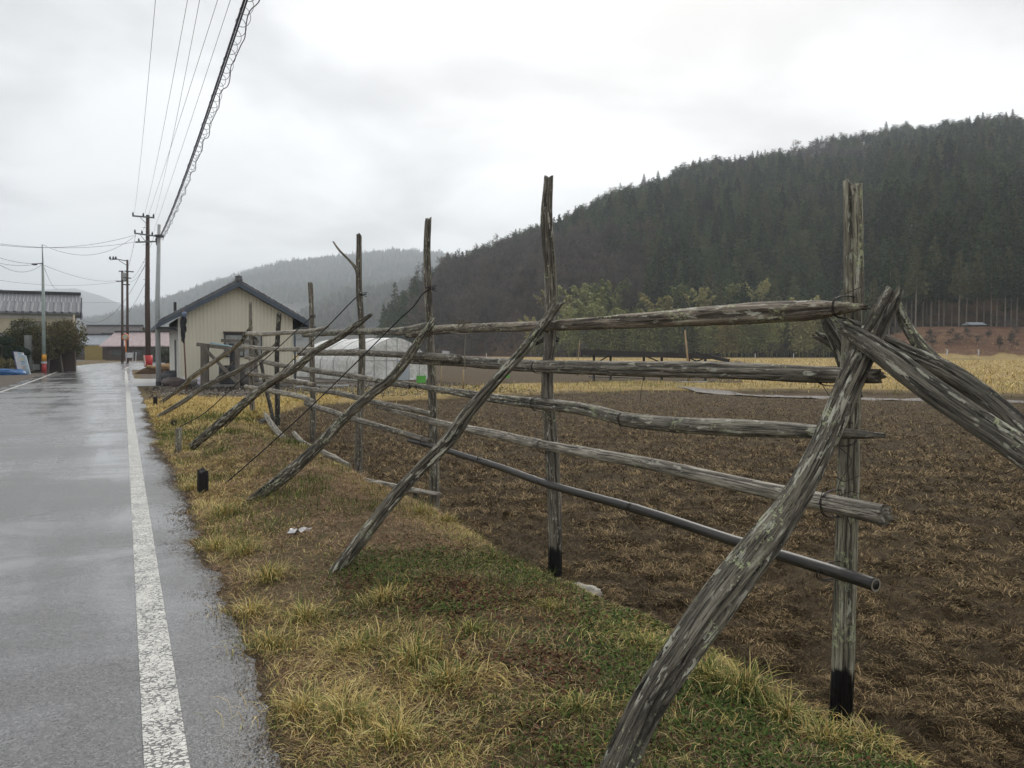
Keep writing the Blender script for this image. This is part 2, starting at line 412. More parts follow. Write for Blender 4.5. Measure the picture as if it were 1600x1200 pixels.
def paint_material():
    b = NB('road_paint'); p = b.pos()
    al = b.mapv(p, (1, 1, 1), (0, 0, -RROT))
    d = b.noise(p, 25, 4, .6)
    v = b.n('ShaderNodeTexVoronoi', feature='DISTANCE_TO_EDGE')
    addv = b.n('ShaderNodeVectorMath', operation='ADD')
    nc = b.n('ShaderNodeTexNoise'); nc.inputs['Scale'].default_value = 45; b.set(nc.inputs[0], p)
    scl = b.n('ShaderNodeVectorMath', operation='SCALE'); b.set(scl.inputs[0], nc.outputs[1]); scl.inputs['Scale'].default_value = .03
    b.set(addv.inputs[0], b.mapv(al, (.75, 1.25, 1))); b.set(addv.inputs[1], scl.outputs[0])
    b.set(v.inputs['Vector'], addv.outputs[0]); v.inputs['Scale'].default_value = 40
    thr = b.rng(b.noise(p, 6, 4, .7), .3, .7, .02, .16)
    crack = b.math('LESS_THAN', v.outputs[0], thr); col_seed = None
    spots = b.rng(b.noise(p, 130, 3, .7), .62, .68)
    wear = b.math('MAXIMUM', crack, spots)
    col = b.mix(b.math('MULTIPLY', wear, .92), b.mix(b.rng(d, .3, .7), (.54, .53, .49), (.72, .71, .66)), (.06, .06, .06))
    b.bump(b.math('SUBTRACT', 1.0, wear), .6, .004)
    return b.fin(col, b.rng(wear, 0, 1, .45, .3), 0, .5)
M['paint'] = paint_material()
M['concrete'] = plain('wet_concrete', (.25, .245, .235), .35, .25, 3, .2)

def leafmat(name, rough=.65, spec=.3, trans=0):
    b = NB(name); c = b.attr('col', 'Color')
    return b.fin(c, rough, 0, spec)
M['blade'] = leafmat('grass_blades', .85, .08)

def crownmat(name, lo, hi, tint=None):
    b = NB(name)
    r = b.n('ShaderNodeObjectInfo').outputs['Random']
    n = b.noise(b.obj(), .8, 4, .6)
    col = b.mix(b.rng(b.math('ADD', b.math('MULTIPLY', n, .6), b.math('MULTIPLY', r, .4)), .3, .7), lo, hi)
    if tint: col = b.mix(b.rng(r, .72, .95, 0, .8), col, tint)
    return b.fin(col, .8, 0, .15)
M['conifer'] = crownmat('conifer_needles', (.022, .042, .018), (.10, .145, .062), (.13, .13, .06))
M['cedar'] = crownmat('cedar_needles', (.018, .036, .016), (.075, .108, .048), (.11, .10, .05))
M['twig'] = crownmat('bare_twigs', (.07, .062, .055), (.155, .135, .118), (.16, .125, .10))
M['bark'] = plain('tree_bark', (.10, .085, .07), .85, .4, 3, .4, stretch=(1, 1, .2), bd=.05)
M['bamboo_leaf'] = crownmat('bamboo_leaves', (.12, .14, .05), (.33, .335, .135), (.38, .34, .15))
M['bamboo_leaf_dark'] = crownmat('bamboo_leaves_green', (.09, .11, .035), (.24, .25, .09), (.32, .27, .11))
M['mountain'] = (lambda b: b.fin(b.ramp(b.math('ADD', b.math('MULTIPLY', b.noise(b.pos(), .012, 6, .6), .6), b.math('MULTIPLY', b.noise(b.pos(), .09, 5, .7), .4)), (.35, (.02, .028, .02)), (.5, (.05, .05, .04)), (.65, (.09, .075, .06))), .9, 0, .1))(NB('mountain_woods'))
M['hill'] = (lambda b: b.fin(b.ramp(b.noise(b.pos(), .2, 6, .65), (.35, (.025, .018, .012)), (.5, (.06, .038, .024)), (.65, (.11, .065, .038))), .9, 0, .1))(NB('hill_litter'))

# ================================================================== SETTING
# ---- ground sheet
az = np.concatenate([np.arange(-180, -44, 4), np.arange(-44, 46, .23), np.arange(48, 180, 4)])*math.pi/180
r1 = .5*1.0088**np.arange(0, int(math.log(45/.5)/math.log(1.0088)))
r2 = 45*1.02**np.arange(0, int(math.log(500/45)/math.log(1.02)))
r3 = 500*1.12**np.arange(0, 25)
rr = np.concatenate([r1, r2, r3])
AZ, RR = np.meshgrid(az, rr)
X = RR*np.sin(AZ); Y = RR*np.cos(AZ)
Z = gz(X.ravel(), Y.ravel())
Xf, Yf = X.ravel(), Y.ravel()
s_, t_ = stof(Xf, Yf); px_ = pxof(Xf, Yf)
fm = fieldmask(Xf, Yf)
nz = fbm(Xf*.4, Yf*.4, seed=77)-.5
soil2 = ss(0, 2, Yf-yfar(px_)+3*nz)*(1-ss(1130, 1200, px_+40*nz))*(1-ss(100, 125, Yf+20*nz))*ss(560, 640, px_+60*nz)*(Yf > 0)
soil = np.clip(np.maximum(fm, soil2*.9), 0, 1)
gold = np.clip(ss(-1, 1, Yf-ynear(px_)+1.5*nz)*(t_ > 4)*(px_ > 380)*.75, 0, 1)*(Yf > 0)
gold = np.maximum(gold, .72*ss(.9, 1.3, t_+.8*nz)*(1-ss(4.2, 5, t_))*ss(19, 22, s_+3*nz)*(1-ss(30, 34, s_)))
litter = ss(0, 1, (embank(Xf, Yf)-.4)/1.0+nz)
litter = np.maximum(litter, ss(170, 185, Yf+25*nz)*(px_ > 600))
grav = (ss(.9, 1.3, t_+1*nz)*ss(29, 32, Yf+3*nz)*(1-ss(60, 75, Yf))*(1-ss(560, 640, px_+60*nz)))*(Yf > 0)
grav = np.maximum(grav, .8*(t_ < -5)*(Yf > 0))
moss = ss(2.3, 2.8, t_+1.2*nz)*(1-ss(3.2, 3.6, t_))
nA = len(az); nR = len(rr)
idx = np.arange(nA*nR).reshape(nR, nA)
q = np.stack([idx[:-1, :-1], idx[:-1, 1:], idx[1:, 1:], idx[1:, :-1]], -1).reshape(-1, 4)
qw = np.stack([idx[:-1, -1], idx[:-1, 0], idx[1:, 0], idx[1:, -1]], -1).reshape(-1, 4)
cap = np.stack([np.full(nA, nA*nR), np.full(nA, nA*nR), np.roll(idx[0], -1), idx[0]], -1)
V = np.concatenate([np.stack([Xf, Yf, Z], -1), [[0, 0, -.04]]])
Tq = np.concatenate([q, qw])[:, ::-1]
tri_cap = np.stack([np.full(nA, nA*nR), np.roll(idx[0], -1), idx[0]], -1)
T3 = np.concatenate([Tq[:, [0, 1, 2]], Tq[:, [0, 2, 3]], tri_cap])
ap = lambda a: ('FLOAT', np.append(a, 0))
npmesh('ground', V, T3, M['ground'], attrs={'soil': ap(soil), 'gold': ap(gold), 'litter': ap(litter), 'gravel': ap(grav), 'moss': ap(moss)}, smooth=True)['kind'] = 'structure'

# ---- road, aprons, markings, path
def strip(name, s0, s1, t0, t1, m, ds=1.0, dt=.5, lift=0.0, curved=True, edge=None):
    S = np.arange(s0, s1+ds*.5, ds); K = max(2, int((t1-t0)/dt)+1); U = np.linspace(0, 1, K)
    SS, UU = np.meshgrid(S, U, indexing='ij')
    a, c = t0, t1
    T0 = np.full_like(SS, a); T1 = np.full_like(SS, c)
    if edge: T1 = T1+edge*(fbm(SS*1.3, SS*0, seed=4, oct=5, gain=.7)-.5)
    TT = T0+(T1-T0)*UU+(curve_t(SS) if curved else 0)
    x = SS*RD[0]+TT*RN[0]; y = SS*RD[1]+TT*RN[1]
    z = rise(y)+lift
    I = np.arange(SS.size).reshape(SS.shape)
    q = np.stack([I[:-1, :-1], I[:-1, 1:], I[1:, 1:], I[1:, :-1]], -1).reshape(-1, 4)
    return npmesh(name, np.stack([x.ravel(), y.ravel(), z.ravel()], -1), q, m, smooth=True)
strip('road', -30, 150, -5.2, .56, M['road'], ds=.05, edge=.30)['kind'] = 'structure'
strip('driveway', 43, 54, .4, 9.5, M['concrete'], curved=False, lift=.004)['kind'] = 'structure'
strip('side_road', 74, 119, .4, 23, M['road'], curved=False, lift=.004)['kind'] = 'structure'
tag(strip('edge_line', -30, 72, .045, .205, M['paint'], ds=.5, dt=.1, lift=.004), 'long white line painted along the right edge of the wet road', 'road marking', kind='structure')
tag(strip('far_edge_line', 8, 140, -4.75, -4.60, M['paint'], ds=.5, dt=.1, lift=.004), 'white line painted along the left edge of the wet road', 'road marking', kind='structure')
tag(strip('bend_edge_line', 76, 140, .045, .19, M['paint'], ds=.5, dt=.1, lift=.008), 'short white line where the road bends beyond the junction', 'road marking', kind='structure')
# farm path between the fields on the right
pts = [(1060, 601), (1200, 607), (1400, 611), (1600, 614), (1900, 618)]
pa = []
for i in range(60):
    f = i/59; px = 1060+(2100-1060)*f
    pc = G(px, float(np.interp(px, [p[0] for p in pts], [p[1] for p in pts])), .15); pa.append(pc)
v = []; fcs = []
for i, p in enumerate(pa):
    d = (pa[min(i+1, 59)]-pa[max(i-1, 0)]).normalized(); n_ = Vector((-d.y, d.x, 0))
    wdt = .75*min(1, i/10+.2)
    for k in range(4):
        qv = p+n_*(wdt*(k/1.5-1)); zq = float(gz(np.array([qv.x]), np.array([qv.y]))[0])
        v.append((qv.x, qv.y, zq+.03))
    if i: fcs += [((i-1)*4+k, i*4+k, i*4+k+1, (i-1)*4+k+1) for k in range(3)]
mb = MB(); mb.add(v, fcs); mb.build('path', plain('wet_gravel_path', (.15, .135, .12), .85, .3, 6, .3), smooth=True)['kind'] = 'structure'

# ---- hill on the right
RIDGE_PX = [520, 590, 640, 690, 750, 800, 860, 980, 1100, 1250, 1400, 1600, 1900, 2400]
RIDGE_Y = [553, 550, 488, 434, 408, 388, 366, 316, 286, 256, 231, 210, 200, 203]
def hill_params(px):
    base = np.interp(px, [520, 640, 860, 1300, 1450, 2400], [330, 240, 185, 175, 150, 150])
    ridge = np.interp(px, [520, 640, 860, 1300, 2400], [380, 360, 400, 450, 470])
    el = (553-np.interp(px, RIDGE_PX, RIDGE_Y))/F
    return base, ridge, el
def hill_z(x, y):
    px = pxof(x, y); base, ridge, el = hill_params(px)
    k = (y-base)/(ridge-base)
    prof = np.where(k < 1, np.clip(k, 0, 1)**.92, np.clip(1-(k-1)**1.5*.35, 0, 1))
    top = el*ridge+EYE
    z0 = rise(y)+embank(x, y)
    z = z0*(1-np.clip(k, 0, 1))+prof*top-1.5*(k < .03)
    return z+(fbm(x*.02, y*.02, seed=8)-.5)*14*np.clip(k*2, 0, 1)*np.clip(el*8, 0, 1)
PX, KK = np.meshgrid(np.linspace(520, 2300, 120), np.linspace(-.04, 1.9, 70))
B_, R_, _e = hill_params(PX); YY = B_+KK*(R_-B_); XX = (PX-800)/F*YY
I = np.arange(XX.size).reshape(XX.shape)
qh = np.stack([I[:-1, :-1], I[:-1, 1:], I[1:, 1:], I[1:, :-1]], -1).reshape(-1, 4)
npmesh('hill', np.stack([XX.ravel(), YY.ravel(), hill_z(XX.ravel(), YY.ravel())], -1), qh, M['hill'], smooth=True)['kind'] = 'structure'

# ---- far mountains
MOUNT = [
    ('mountain', 2300, 1300, [-700, -300, 60, 120, 200, 290, 330, 400, 440, 500, 560, 620, 690, 800, 1000, 1400, 1900], [540, 545, 525, 505, 490, 462, 445, 425, 415, 410, 404, 398, 402, 425, 450, 480, 500], 22),
    ('mountain', 3700, 1400, [-900, -400, -100, 0, 60, 120, 160, 200, 260, 400, 900], [470, 440, 470, 462, 452, 450, 462, 478, 500, 540, 548], 20),
    ('mountain', 1150, 500, [330, 430, 490, 540, 590, 640, 700, 800, 1000], [552, 520, 492, 468, 462, 450, 440, 450, 500], 10),
]
def mz(x, y, D, W, xs, ys, amp, seed):
    px = pxof(x, y); el = (553-np.interp(px, xs, ys))/F
    k = (y-(D-W))/W
    prof = np.where(k < 1, np.clip(k, 0, 1)**.85, np.clip(1-(k-1)**2*.5, 0, 1))
    top = np.maximum(el*D, 0)
    return prof*top+(fbm(x*4/W, y*4/W, seed=seed, oct=5)-.5)*amp*3.0*np.clip(k*2, 0, 1)*np.clip(top/60, 0, 1)*(1-.6*ss(.7, 1, k))-1
for i, (nm, D, W, xs, ys, amp) in enumerate(MOUNT):
    PX, KK = np.meshgrid(np.linspace(xs[0], xs[-1], 260), np.linspace(0, 1.5, 110))
    YY = D-W+KK*W; XX = (PX-800)/F*YY
    ZZ = mz(XX.ravel(), YY.ravel(), D, W, xs, ys, amp, 50+i)
    I = np.arange(XX.size).reshape(XX.shape)
    qh = np.stack([I[:-1, :-1], I[:-1, 1:], I[1:, 1:], I[1:, :-1]], -1).reshape(-1, 4)
    npmesh(nm, np.stack([XX.ravel(), YY.ravel(), ZZ], -1), qh, M['mountain'], smooth=True)['kind'] = 'structure'

# ================================================================== TREES
def rot_z(v, a): c, s = np.cos(a), np.sin(a); return np.stack([v[..., 0]*c-v[..., 1]*s, v[..., 0]*s+v[..., 1]*c, v[..., 2]], -1)
def tris_sprays(P, D, size, rg, flat=.5):
    """leaf sprays: small kite quads at P pointing along D"""
    n = len(P); D = D/np.linalg.norm(D, axis=1, keepdims=True)
    rnd = rg.normal(size=(n, 3)); rnd[:, 2] *= flat*2
    S = np.cross(D, rnd); S /= np.linalg.norm(S, axis=1, keepdims=True)+1e-9
    s = size[:, None]
    V = np.stack([P-D*s*.3, P+S*s*.32, P+D*s*.75, P-S*s*.32], 1).reshape(-1, 3)
    T = (np.arange(n)*4)[:, None]+np.array([[0, 1, 2, 3]])
    return V, T
def trunk_np(pts, rs, n=6):
    mb = MB(); mb.tube(pts, rs, n)
    V = np.array(mb.v); T = [f for f in mb.f if len(f) == 4]
    return V, np.array(T)
def conifer(seed, H=15, crown0=.35, width=2.4, dens=1.0, pine=False):
    rg = np.random.default_rng(seed)
    tv, tt = trunk_np([(0, 0, -1), (0, 0, H*.3), (rg.normal()*.15, rg.normal()*.15, H*.7), (0, 0, H*.97)], [.22, .18, .11, .03])
    P = []; D = []; S = []
    nb = int(95*dens)
    for i in range(nb):
        f = (i+rg.random())/nb; h = H*(crown0+(1-crown0)*f)
        if pine: Lb = width*(.35+.9*math.sin(math.pi*min(1, f*.75+.2)))*rg.uniform(.5, 1.15)
        else: Lb = width*(1-f)**.75*rg.uniform(.55, 1.15)+.15
        a = rg.uniform(0, 2*math.pi); dz = rg.uniform(-.35, .1) if not pine else rg.uniform(-.1, .35)
        if f > .9: dz += .35
        d = np.array([math.cos(a), math.sin(a), dz]); k = int(5+Lb*5)
        u = rg.uniform(.15, 1, k)
        pp = np.array([0, 0, h])+d*(u*Lb)[:, None]+rg.normal(size=(k, 3))*np.array([.16, .16, .12])*(.4+Lb*.35)
        pp[:, 2] -= (u**2)*Lb*.12
        P.append(pp); dd = d+rg.normal(size=(k, 3))*.45; dd[:, 2] -= .1; D.append(dd); S.append(rg.uniform(.45, .95, k)*(1.05-.55*f))
    P.append(np.array([[0, 0, H*.96]]*4)+rg.normal(size=(4, 3))*.08); D.append(np.array([[.1, 0, 1]]*4)+rg.normal(size=(4, 3))*.2); S.append(np.full(4, .4))
    cv, ct = tris_sprays(np.concatenate(P), np.concatenate(D), np.concatenate(S), rg)
    return (tv, tt), (cv, ct)
def baretree(seed, H=12):
    rg = np.random.default_rng(seed); mb = MB(); P = []; D = []; S = []
    def br(p, d, L_, r, lev):
        pts = [p]; q = Vector(p); dd = Vector(d)
        for k in range(3):
            dd = (dd+Vector(rg.normal(size=3)*.16)+Vector((0, 0, .08))).normalized(); q = q+dd*L_/3; pts.append(q.copy())
        mb.tube(pts, [r, r*.85, r*.65, r*.45], 4 if lev else 6)
        if lev >= 3 or r < .02:
            for k in range(7):
                u = rg.random(); P.append(np.array(pts[1].lerp(pts[3], u))); D.append(np.array(dd)+rg.normal(size=3)*.6+np.array([0, 0, .25])); S.append(rg.uniform(.5, 1.1))
            return
        for k in range(5 if lev else 7):
            u = rg.uniform(.35, 1); b0 = pts[0].lerp(pts[3], u) if lev else pts[1].lerp(pts[3], rg.uniform(0, 1))
            nd = (dd+Vector(rg.normal(size=3)*.55)+Vector((0, 0, .15))).normalized()
            br(b0, nd, L_*rg.uniform(.45, .65), r*.5, lev+1)
    br(Vector((0, 0, -.5)), Vector((0, 0, 1)), H*.62, .14, 0)
    V = np.array(mb.v); T = np.array([f for f in mb.f if len(f) == 4])
    P = np.array(P); D = np.array(D); S = np.array(S); n = len(P)
    P = np.repeat(P, 3, 0); D = np.repeat(D, 3, 0)+rg.normal(size=(n*3, 3))*.35; S = np.repeat(S, 3)
    D /= np.linalg.norm(D, axis=1, keepdims=True); Sd = np.cross(D, rg.normal(size=(n*3, 3))); Sd /= np.linalg.norm(Sd, axis=1, keepdims=True)
    cv = np.stack([P-Sd*.018, P+Sd*.018, P+D*S[:, None]+Sd*.006, P+D*S[:, None]-Sd*.006], 1).reshape(-1, 3)
    ct = (np.arange(n*3)*4)[:, None]+np.array([[0, 1, 2, 3]])
    return (V, T), (cv, ct)
def bamboo(seed, H=9):
    rg = np.random.default_rng(seed); mb = MB(); P = []; D = []; S = []
    for c in range(11):
        a = rg.uniform(0, 6.28); r0 = rg.uniform(0, 1.6); h = H*rg.uniform(.65, 1.08); lean = rg.uniform(.6, 2.2)
        b0 = np.array([math.cos(a)*r0, math.sin(a)*r0, 0]); ld = np.array([math.cos(a), math.sin(a), 0])
        f = np.linspace(0, 1, 7); cp = [Vector(b0+ld*lean*u**3+np.array([0, 0, h*(u-.10*u**4)])) for u in f]
        mb.tube(cp, [.05, .05, .045, .04, .03, .02, .01], 4)
        k = 560; u = rg.uniform(.12, 1, k)**.8
        c3 = b0+ld*(lean*u**3)[:, None]+np.array([0, 0, 1])*(h*(u-.10*u**4))[:, None]
        off = rg.normal(size=(k, 3))*np.array([.42, .42, .28])*(1.25-u)[:, None]*1.2
        P.append(c3+off); dd = off*1.2+rg.normal(size=(k, 3))*.4+ld*.3; dd[:, 2] -= .35; D.append(dd); S.append(rg.uniform(.18, .40, k))
    cv, ct = tris_sprays(np.concatenate(P), np.concatenate(D), np.concatenate(S), rg)
    V = np.array(mb.v); T = np.array([f for f in mb.f if len(f) == 4])
    return (V, T), (cv, ct)
def onemesh(name, parts, mats):
    (tv, tt), (cv, ct) = parts
    o = npmesh(name, np.concatenate([tv, cv]), np.concatenate([tt, ct+len(tv)]), mats, mi=np.concatenate([np.zeros(len(tt)), np.ones(len(ct))]), link_it=False)
    return o.data
KINDS = {}
conifer_parts = [conifer(101, 15, .15, 3.4, 1.25), conifer(102, 17, .38, 3.0, 1.1), conifer(103, 12.5, .25, 3.2, 1.1, True), conifer(104, 13.5, .2, 3.3, 1.15, False)]
C_ME = [onemesh('conifer', p, [M['bark'], M['conifer'] if i != 1 else M['cedar']]) for i, p in enumerate(conifer_parts)]
B_ME = [onemesh('bare_tree', baretree(s, h), [M['bark'], M['twig']]) for s, h in ((201, 12), (202, 14), (203, 11))]
BAM_P = [bamboo(301), bamboo(302, 8)]
BAM_ME = [onemesh('bamboo', p, [M['bamboo_leaf'], m]) for p, m in ((BAM_P[0], M['bamboo_leaf']), (BAM_P[1], M['bamboo_leaf_dark']))]

# points on the hill
def hill_points(n, seed):
    rg = np.random.default_rng(seed)
    px = rg.uniform(560, 1880, n*3); k = rg.uniform(0, 1.12, n*3)
    b_, r_, el = hill_params(px); y = b_+k*(r_-b_); x = (px-800)/F*y
    keep = rg.random(n*3) < (y/420)*((r_-b_)/250)      # even density on the ground
    keep &= el > .012
    x, y, k, px = x[keep], y[keep], k[keep], px[keep]
    return x[:n], y[:n], k[:n], px[:n]
hx, hy, hk, hpx = hill_points(8000, 11)
# drop trees that stand too close (simple grid thinning)
seen = set(); kp = []
for i in range(len(hx)):
    c = (round(hx[i]/3.0), round(hy[i]/3.0))
    if c in seen: continue
    seen.add(c); kp.append(i)
hx, hy, hk, hpx = hx[kp], hy[kp], hk[kp], hpx[kp]
hz_ = hill_z(hx, hy)
patch = fbm(hx*.018, hy*.018, seed=21)
elv = 553-(hz_-EYE)/hy*F
# bare broadleaf woods low on the left of the hill and in scattered patches
bare = ((hpx < 1010)*(elv > 410+.0*hpx)*(patch > .52)) | (patch > .72)
bare = bare & ~((hpx > 1280) & (elv > 330)) & ~(hpx < 655)
kind = np.where(bare, 4+(rng.random(len(hx))*3).astype(int), (rng.random(len(hx))*4).astype(int))
kind[(hpx > 1330) & (elv > 380) & ~bare] = 1
scl = rng.uniform(.66, 1.08, len(hx)); scl = scl*(1-.30*ss(.5, .95, hk)); kind[(hk > .8) & (kind < 4) & (rng.random(len(hx)) < .8)] = 2
rz_ = rng.uniform(0, 6.28, len(hx))
front_gap = (hk < .035)
order = np.argsort(hy-60*(hk > .96)*0)
con_i = [i for i in order if kind[i] < 4][:300]; bare_i = [i for i in order if kind[i] >= 4][:120]
protos = {}
trunk_me = npmesh('trunk', *conifer_parts[1][0], M['bark'], link_it=False).data
crown_me = npmesh('crown', *conifer_parts[1][1], M['cedar'], link_it=False).data
for i in con_i:
    k = int(kind[i])
    if k == 1 and hpx[i] > 1330 and k in protos and hk[i] < .2:
        o = bpy.data.objects.new('conifer', None); link(o)
        for nm, me in (('trunk', trunk_me), ('crown', crown_me)):
            link(bpy.data.objects.new(nm, me), o)
        tag(o, 'tall dark cedar with a bare straight trunk at the foot of the wooded hill', 'tree', 'cedars with bare trunks at the foot of the hill')
    else:
        o = link(bpy.data.objects.new('conifer', C_ME[k])); protos.setdefault(k, o)
        tag(o, 'dark green conifer among others on the lower slope of the wooded hill', 'tree', 'conifers on the lower slope of the hill')
    o.location = (hx[i], hy[i], hz_[i]); o.rotation_euler = (0, 0, rz_[i]); o.scale = (scl[i],)*3
for i in bare_i:
    k = int(kind[i]); o = link(bpy.data.objects.new('bare_tree', B_ME[k-4])); protos.setdefault(k, o)
    tag(o, 'leafless brown broadleaf tree on the lower slope of the wooded hill', 'tree', 'leafless trees on the lower slope of the hill')
    o.location = (hx[i], hy[i], hz_[i]); o.rotation_euler = (0, 0, rz_[i]); o.scale = (scl[i],)*3

def scatter(name, pts, kinds, rots, scls, protos, base):
    o = npmesh(name, pts, np.zeros((0, 3), int), [], attrs={'kd': ('FLOAT', kinds), 'rz': ('FLOAT', rots), 'sc': ('FLOAT', scls)})
    g = bpy.data.node_groups.new(name, 'GeometryNodeTree')
    g.interface.new_socket('Geometry', in_out='INPUT', socket_type='NodeSocketGeometry')
    g.interface.new_socket('Geometry', in_out='OUTPUT', socket_type='NodeSocketGeometry')
    gi = g.nodes.new('NodeGroupInput'); go = g.nodes.new('NodeGroupOutput'); jn = g.nodes.new('GeometryNodeJoinGeometry')
    def na(nm):
        n = g.nodes.new('GeometryNodeInputNamedAttribute'); n.data_type = 'FLOAT'; n.inputs[0].default_value = nm; return n.outputs[0]
    for k, po in protos.items():
        oi = g.nodes.new('GeometryNodeObjectInfo'); oi.inputs[0].default_value = po; oi.inputs['As Instance'].default_value = True
        ip = g.nodes.new('GeometryNodeInstanceOnPoints')
        cp = g.nodes.new('FunctionNodeCompare'); cp.data_type = 'FLOAT'; cp.operation = 'EQUAL'
        g.links.new(na('kd'), cp.inputs[0]); cp.inputs[1].default_value = float(k); cp.inputs['Epsilon'].default_value = .2
        cx = g.nodes.new('ShaderNodeCombineXYZ'); g.links.new(na('rz'), cx.inputs[2])
        cs = g.nodes.new('ShaderNodeCombineXYZ')
        for q_ in range(3): g.links.new(na('sc'), cs.inputs[q_])
        g.links.new(gi.outputs[0], ip.inputs['Points']); g.links.new(cp.outputs[0], ip.inputs['Selection'])
        g.links.new(oi.outputs['Geometry'], ip.inputs['Instance'])
        g.links.new(cx.outputs[0], ip.inputs['Rotation']); g.links.new(cs.outputs[0], ip.inputs['Scale'])
        g.links.new(ip.outputs[0], jn.inputs[0])
    g.links.new(jn.outputs[0], go.inputs[0])
    md = o.modifiers.new('scatter', 'NODES'); md.node_group = g
    return o
# bring an object's own scale out of the picture: ObjectInfo ORIGINAL space ignores transforms
done = set(con_i) | set(bare_i)
rest = [i for i in range(len(hx)) if i not in done]
for k in range(7):
    if k not in protos: raise RuntimeError('no prototype %d' % k)
tag(scatter('forest', np.stack([hx, hy, hz_], -1)[rest], kind[rest], rz_[rest], scl[rest], protos, None), 'dense mixed forest covering the upper slope of the hill on the right', 'forest', kind='stuff')
# woods on the far mountains
fp = []; fk = []; fs = []
for i, (nm, D, W, xs, ys, amp) in enumerate(MOUNT):
    if i == 1: continue
    n = 11000 if i == 0 else 4000
    rg = np.random.default_rng(400+i); k = rg.uniform(.25, 1.05, n)
    px = rg.uniform(max(xs[0], -20), min(xs[-1], 720), n); y = D-W+k*W; x = (px-800)/F*y
    z = mz(x, y, D, W, xs, ys, amp, 50+i); ok = z > 3
    fp.append(np.stack([x, y, z-1], -1)[ok]); kd = np.where(rg.random(n) < .6, (rg.random(n)*4).astype(int), 4+(rg.random(n)*3).astype(int))
    fk.append(kd[ok]); fs.append((rg.uniform(.8, 1.5, n)*(.95 if i == 0 else .9))[ok])
tag(scatter('far_forest', np.concatenate(fp), np.concatenate(fk), rng.uniform(0, 6.28, sum(map(len, fk))), np.concatenate(fs), protos, None), 'misty woods covering the distant mountains beyond the houses', 'forest', kind='stuff')

# bamboo along the foot of the hill
def zat(x, y): return float(gz(np.array([x]), np.array([y]), False)[0])
bam = [(872, 465), (905, 450), (935, 438), (955, 445), (975, 470), (1040, 455), (1065, 450), (1090, 462), (1120, 470), (1150, 455), (1175, 452), (1195, 465), (1225, 470), (1255, 475), (1280, 485),
       (890, 490), (920, 480), (950, 480), (990, 495), (1015, 490), (1045, 490), (1075, 490), (1105, 500), (1140, 490), (1170, 485), (1205, 495), (1240, 495), (1265, 505), (835, 505), (860, 500)]
proto_b = None
for j, (px, py) in enumerate(bam):
    b_, r_, e_ = hill_params(px); y = float(b_)-3+(15 if py < 475 else 0)-rng.uniform(0, 6); x = (px-800)/F*y
    z0 = max(zat(x, y), float(hill_z(np.array([x]), np.array([y]))[0]) if y > b_ else 0)
    top = A(px, py-12, y).z-z0
    k = 0 if (j % 3 != 2) else 1
    o = link(bpy.data.objects.new('bamboo', BAM_ME[k])); o.location = (x, y, z0-.2); sc = top/8.6
    wj = max(.9, sc*1.15)*rng.uniform(.9, 1.25); o.scale = (wj, wj, sc*rng.uniform(.92, 1.06)); o.rotation_euler = (0, 0, rng.uniform(0, 6))
    tag(o, 'feathery yellow green bamboo clump at the foot of the dark wooded hill', 'bamboo', 'bamboo clumps at the foot of the hill')
# few distinct cedars near the left end of the hill
for (px, base_py, top_py, Y_) in ((618, 545, 441, 330), (600, 545, 475, 320), (632, 545, 455, 345), (650, 545, 440, 300), (672, 545, 425, 290)):
    p0 = A(px, base_py, Y_); h = A(px, top_py, Y_).z-p0.z
    o = link(bpy.data.objects.new('conifer', C_ME[0])); o.location = p0; o.scale = (h/15*.8, h/15*.8, h/15)
    tag(o, 'slim pointed cedar standing at the left foot of the wooded hill', 'tree', 'pointed cedars at the left foot of the hill')

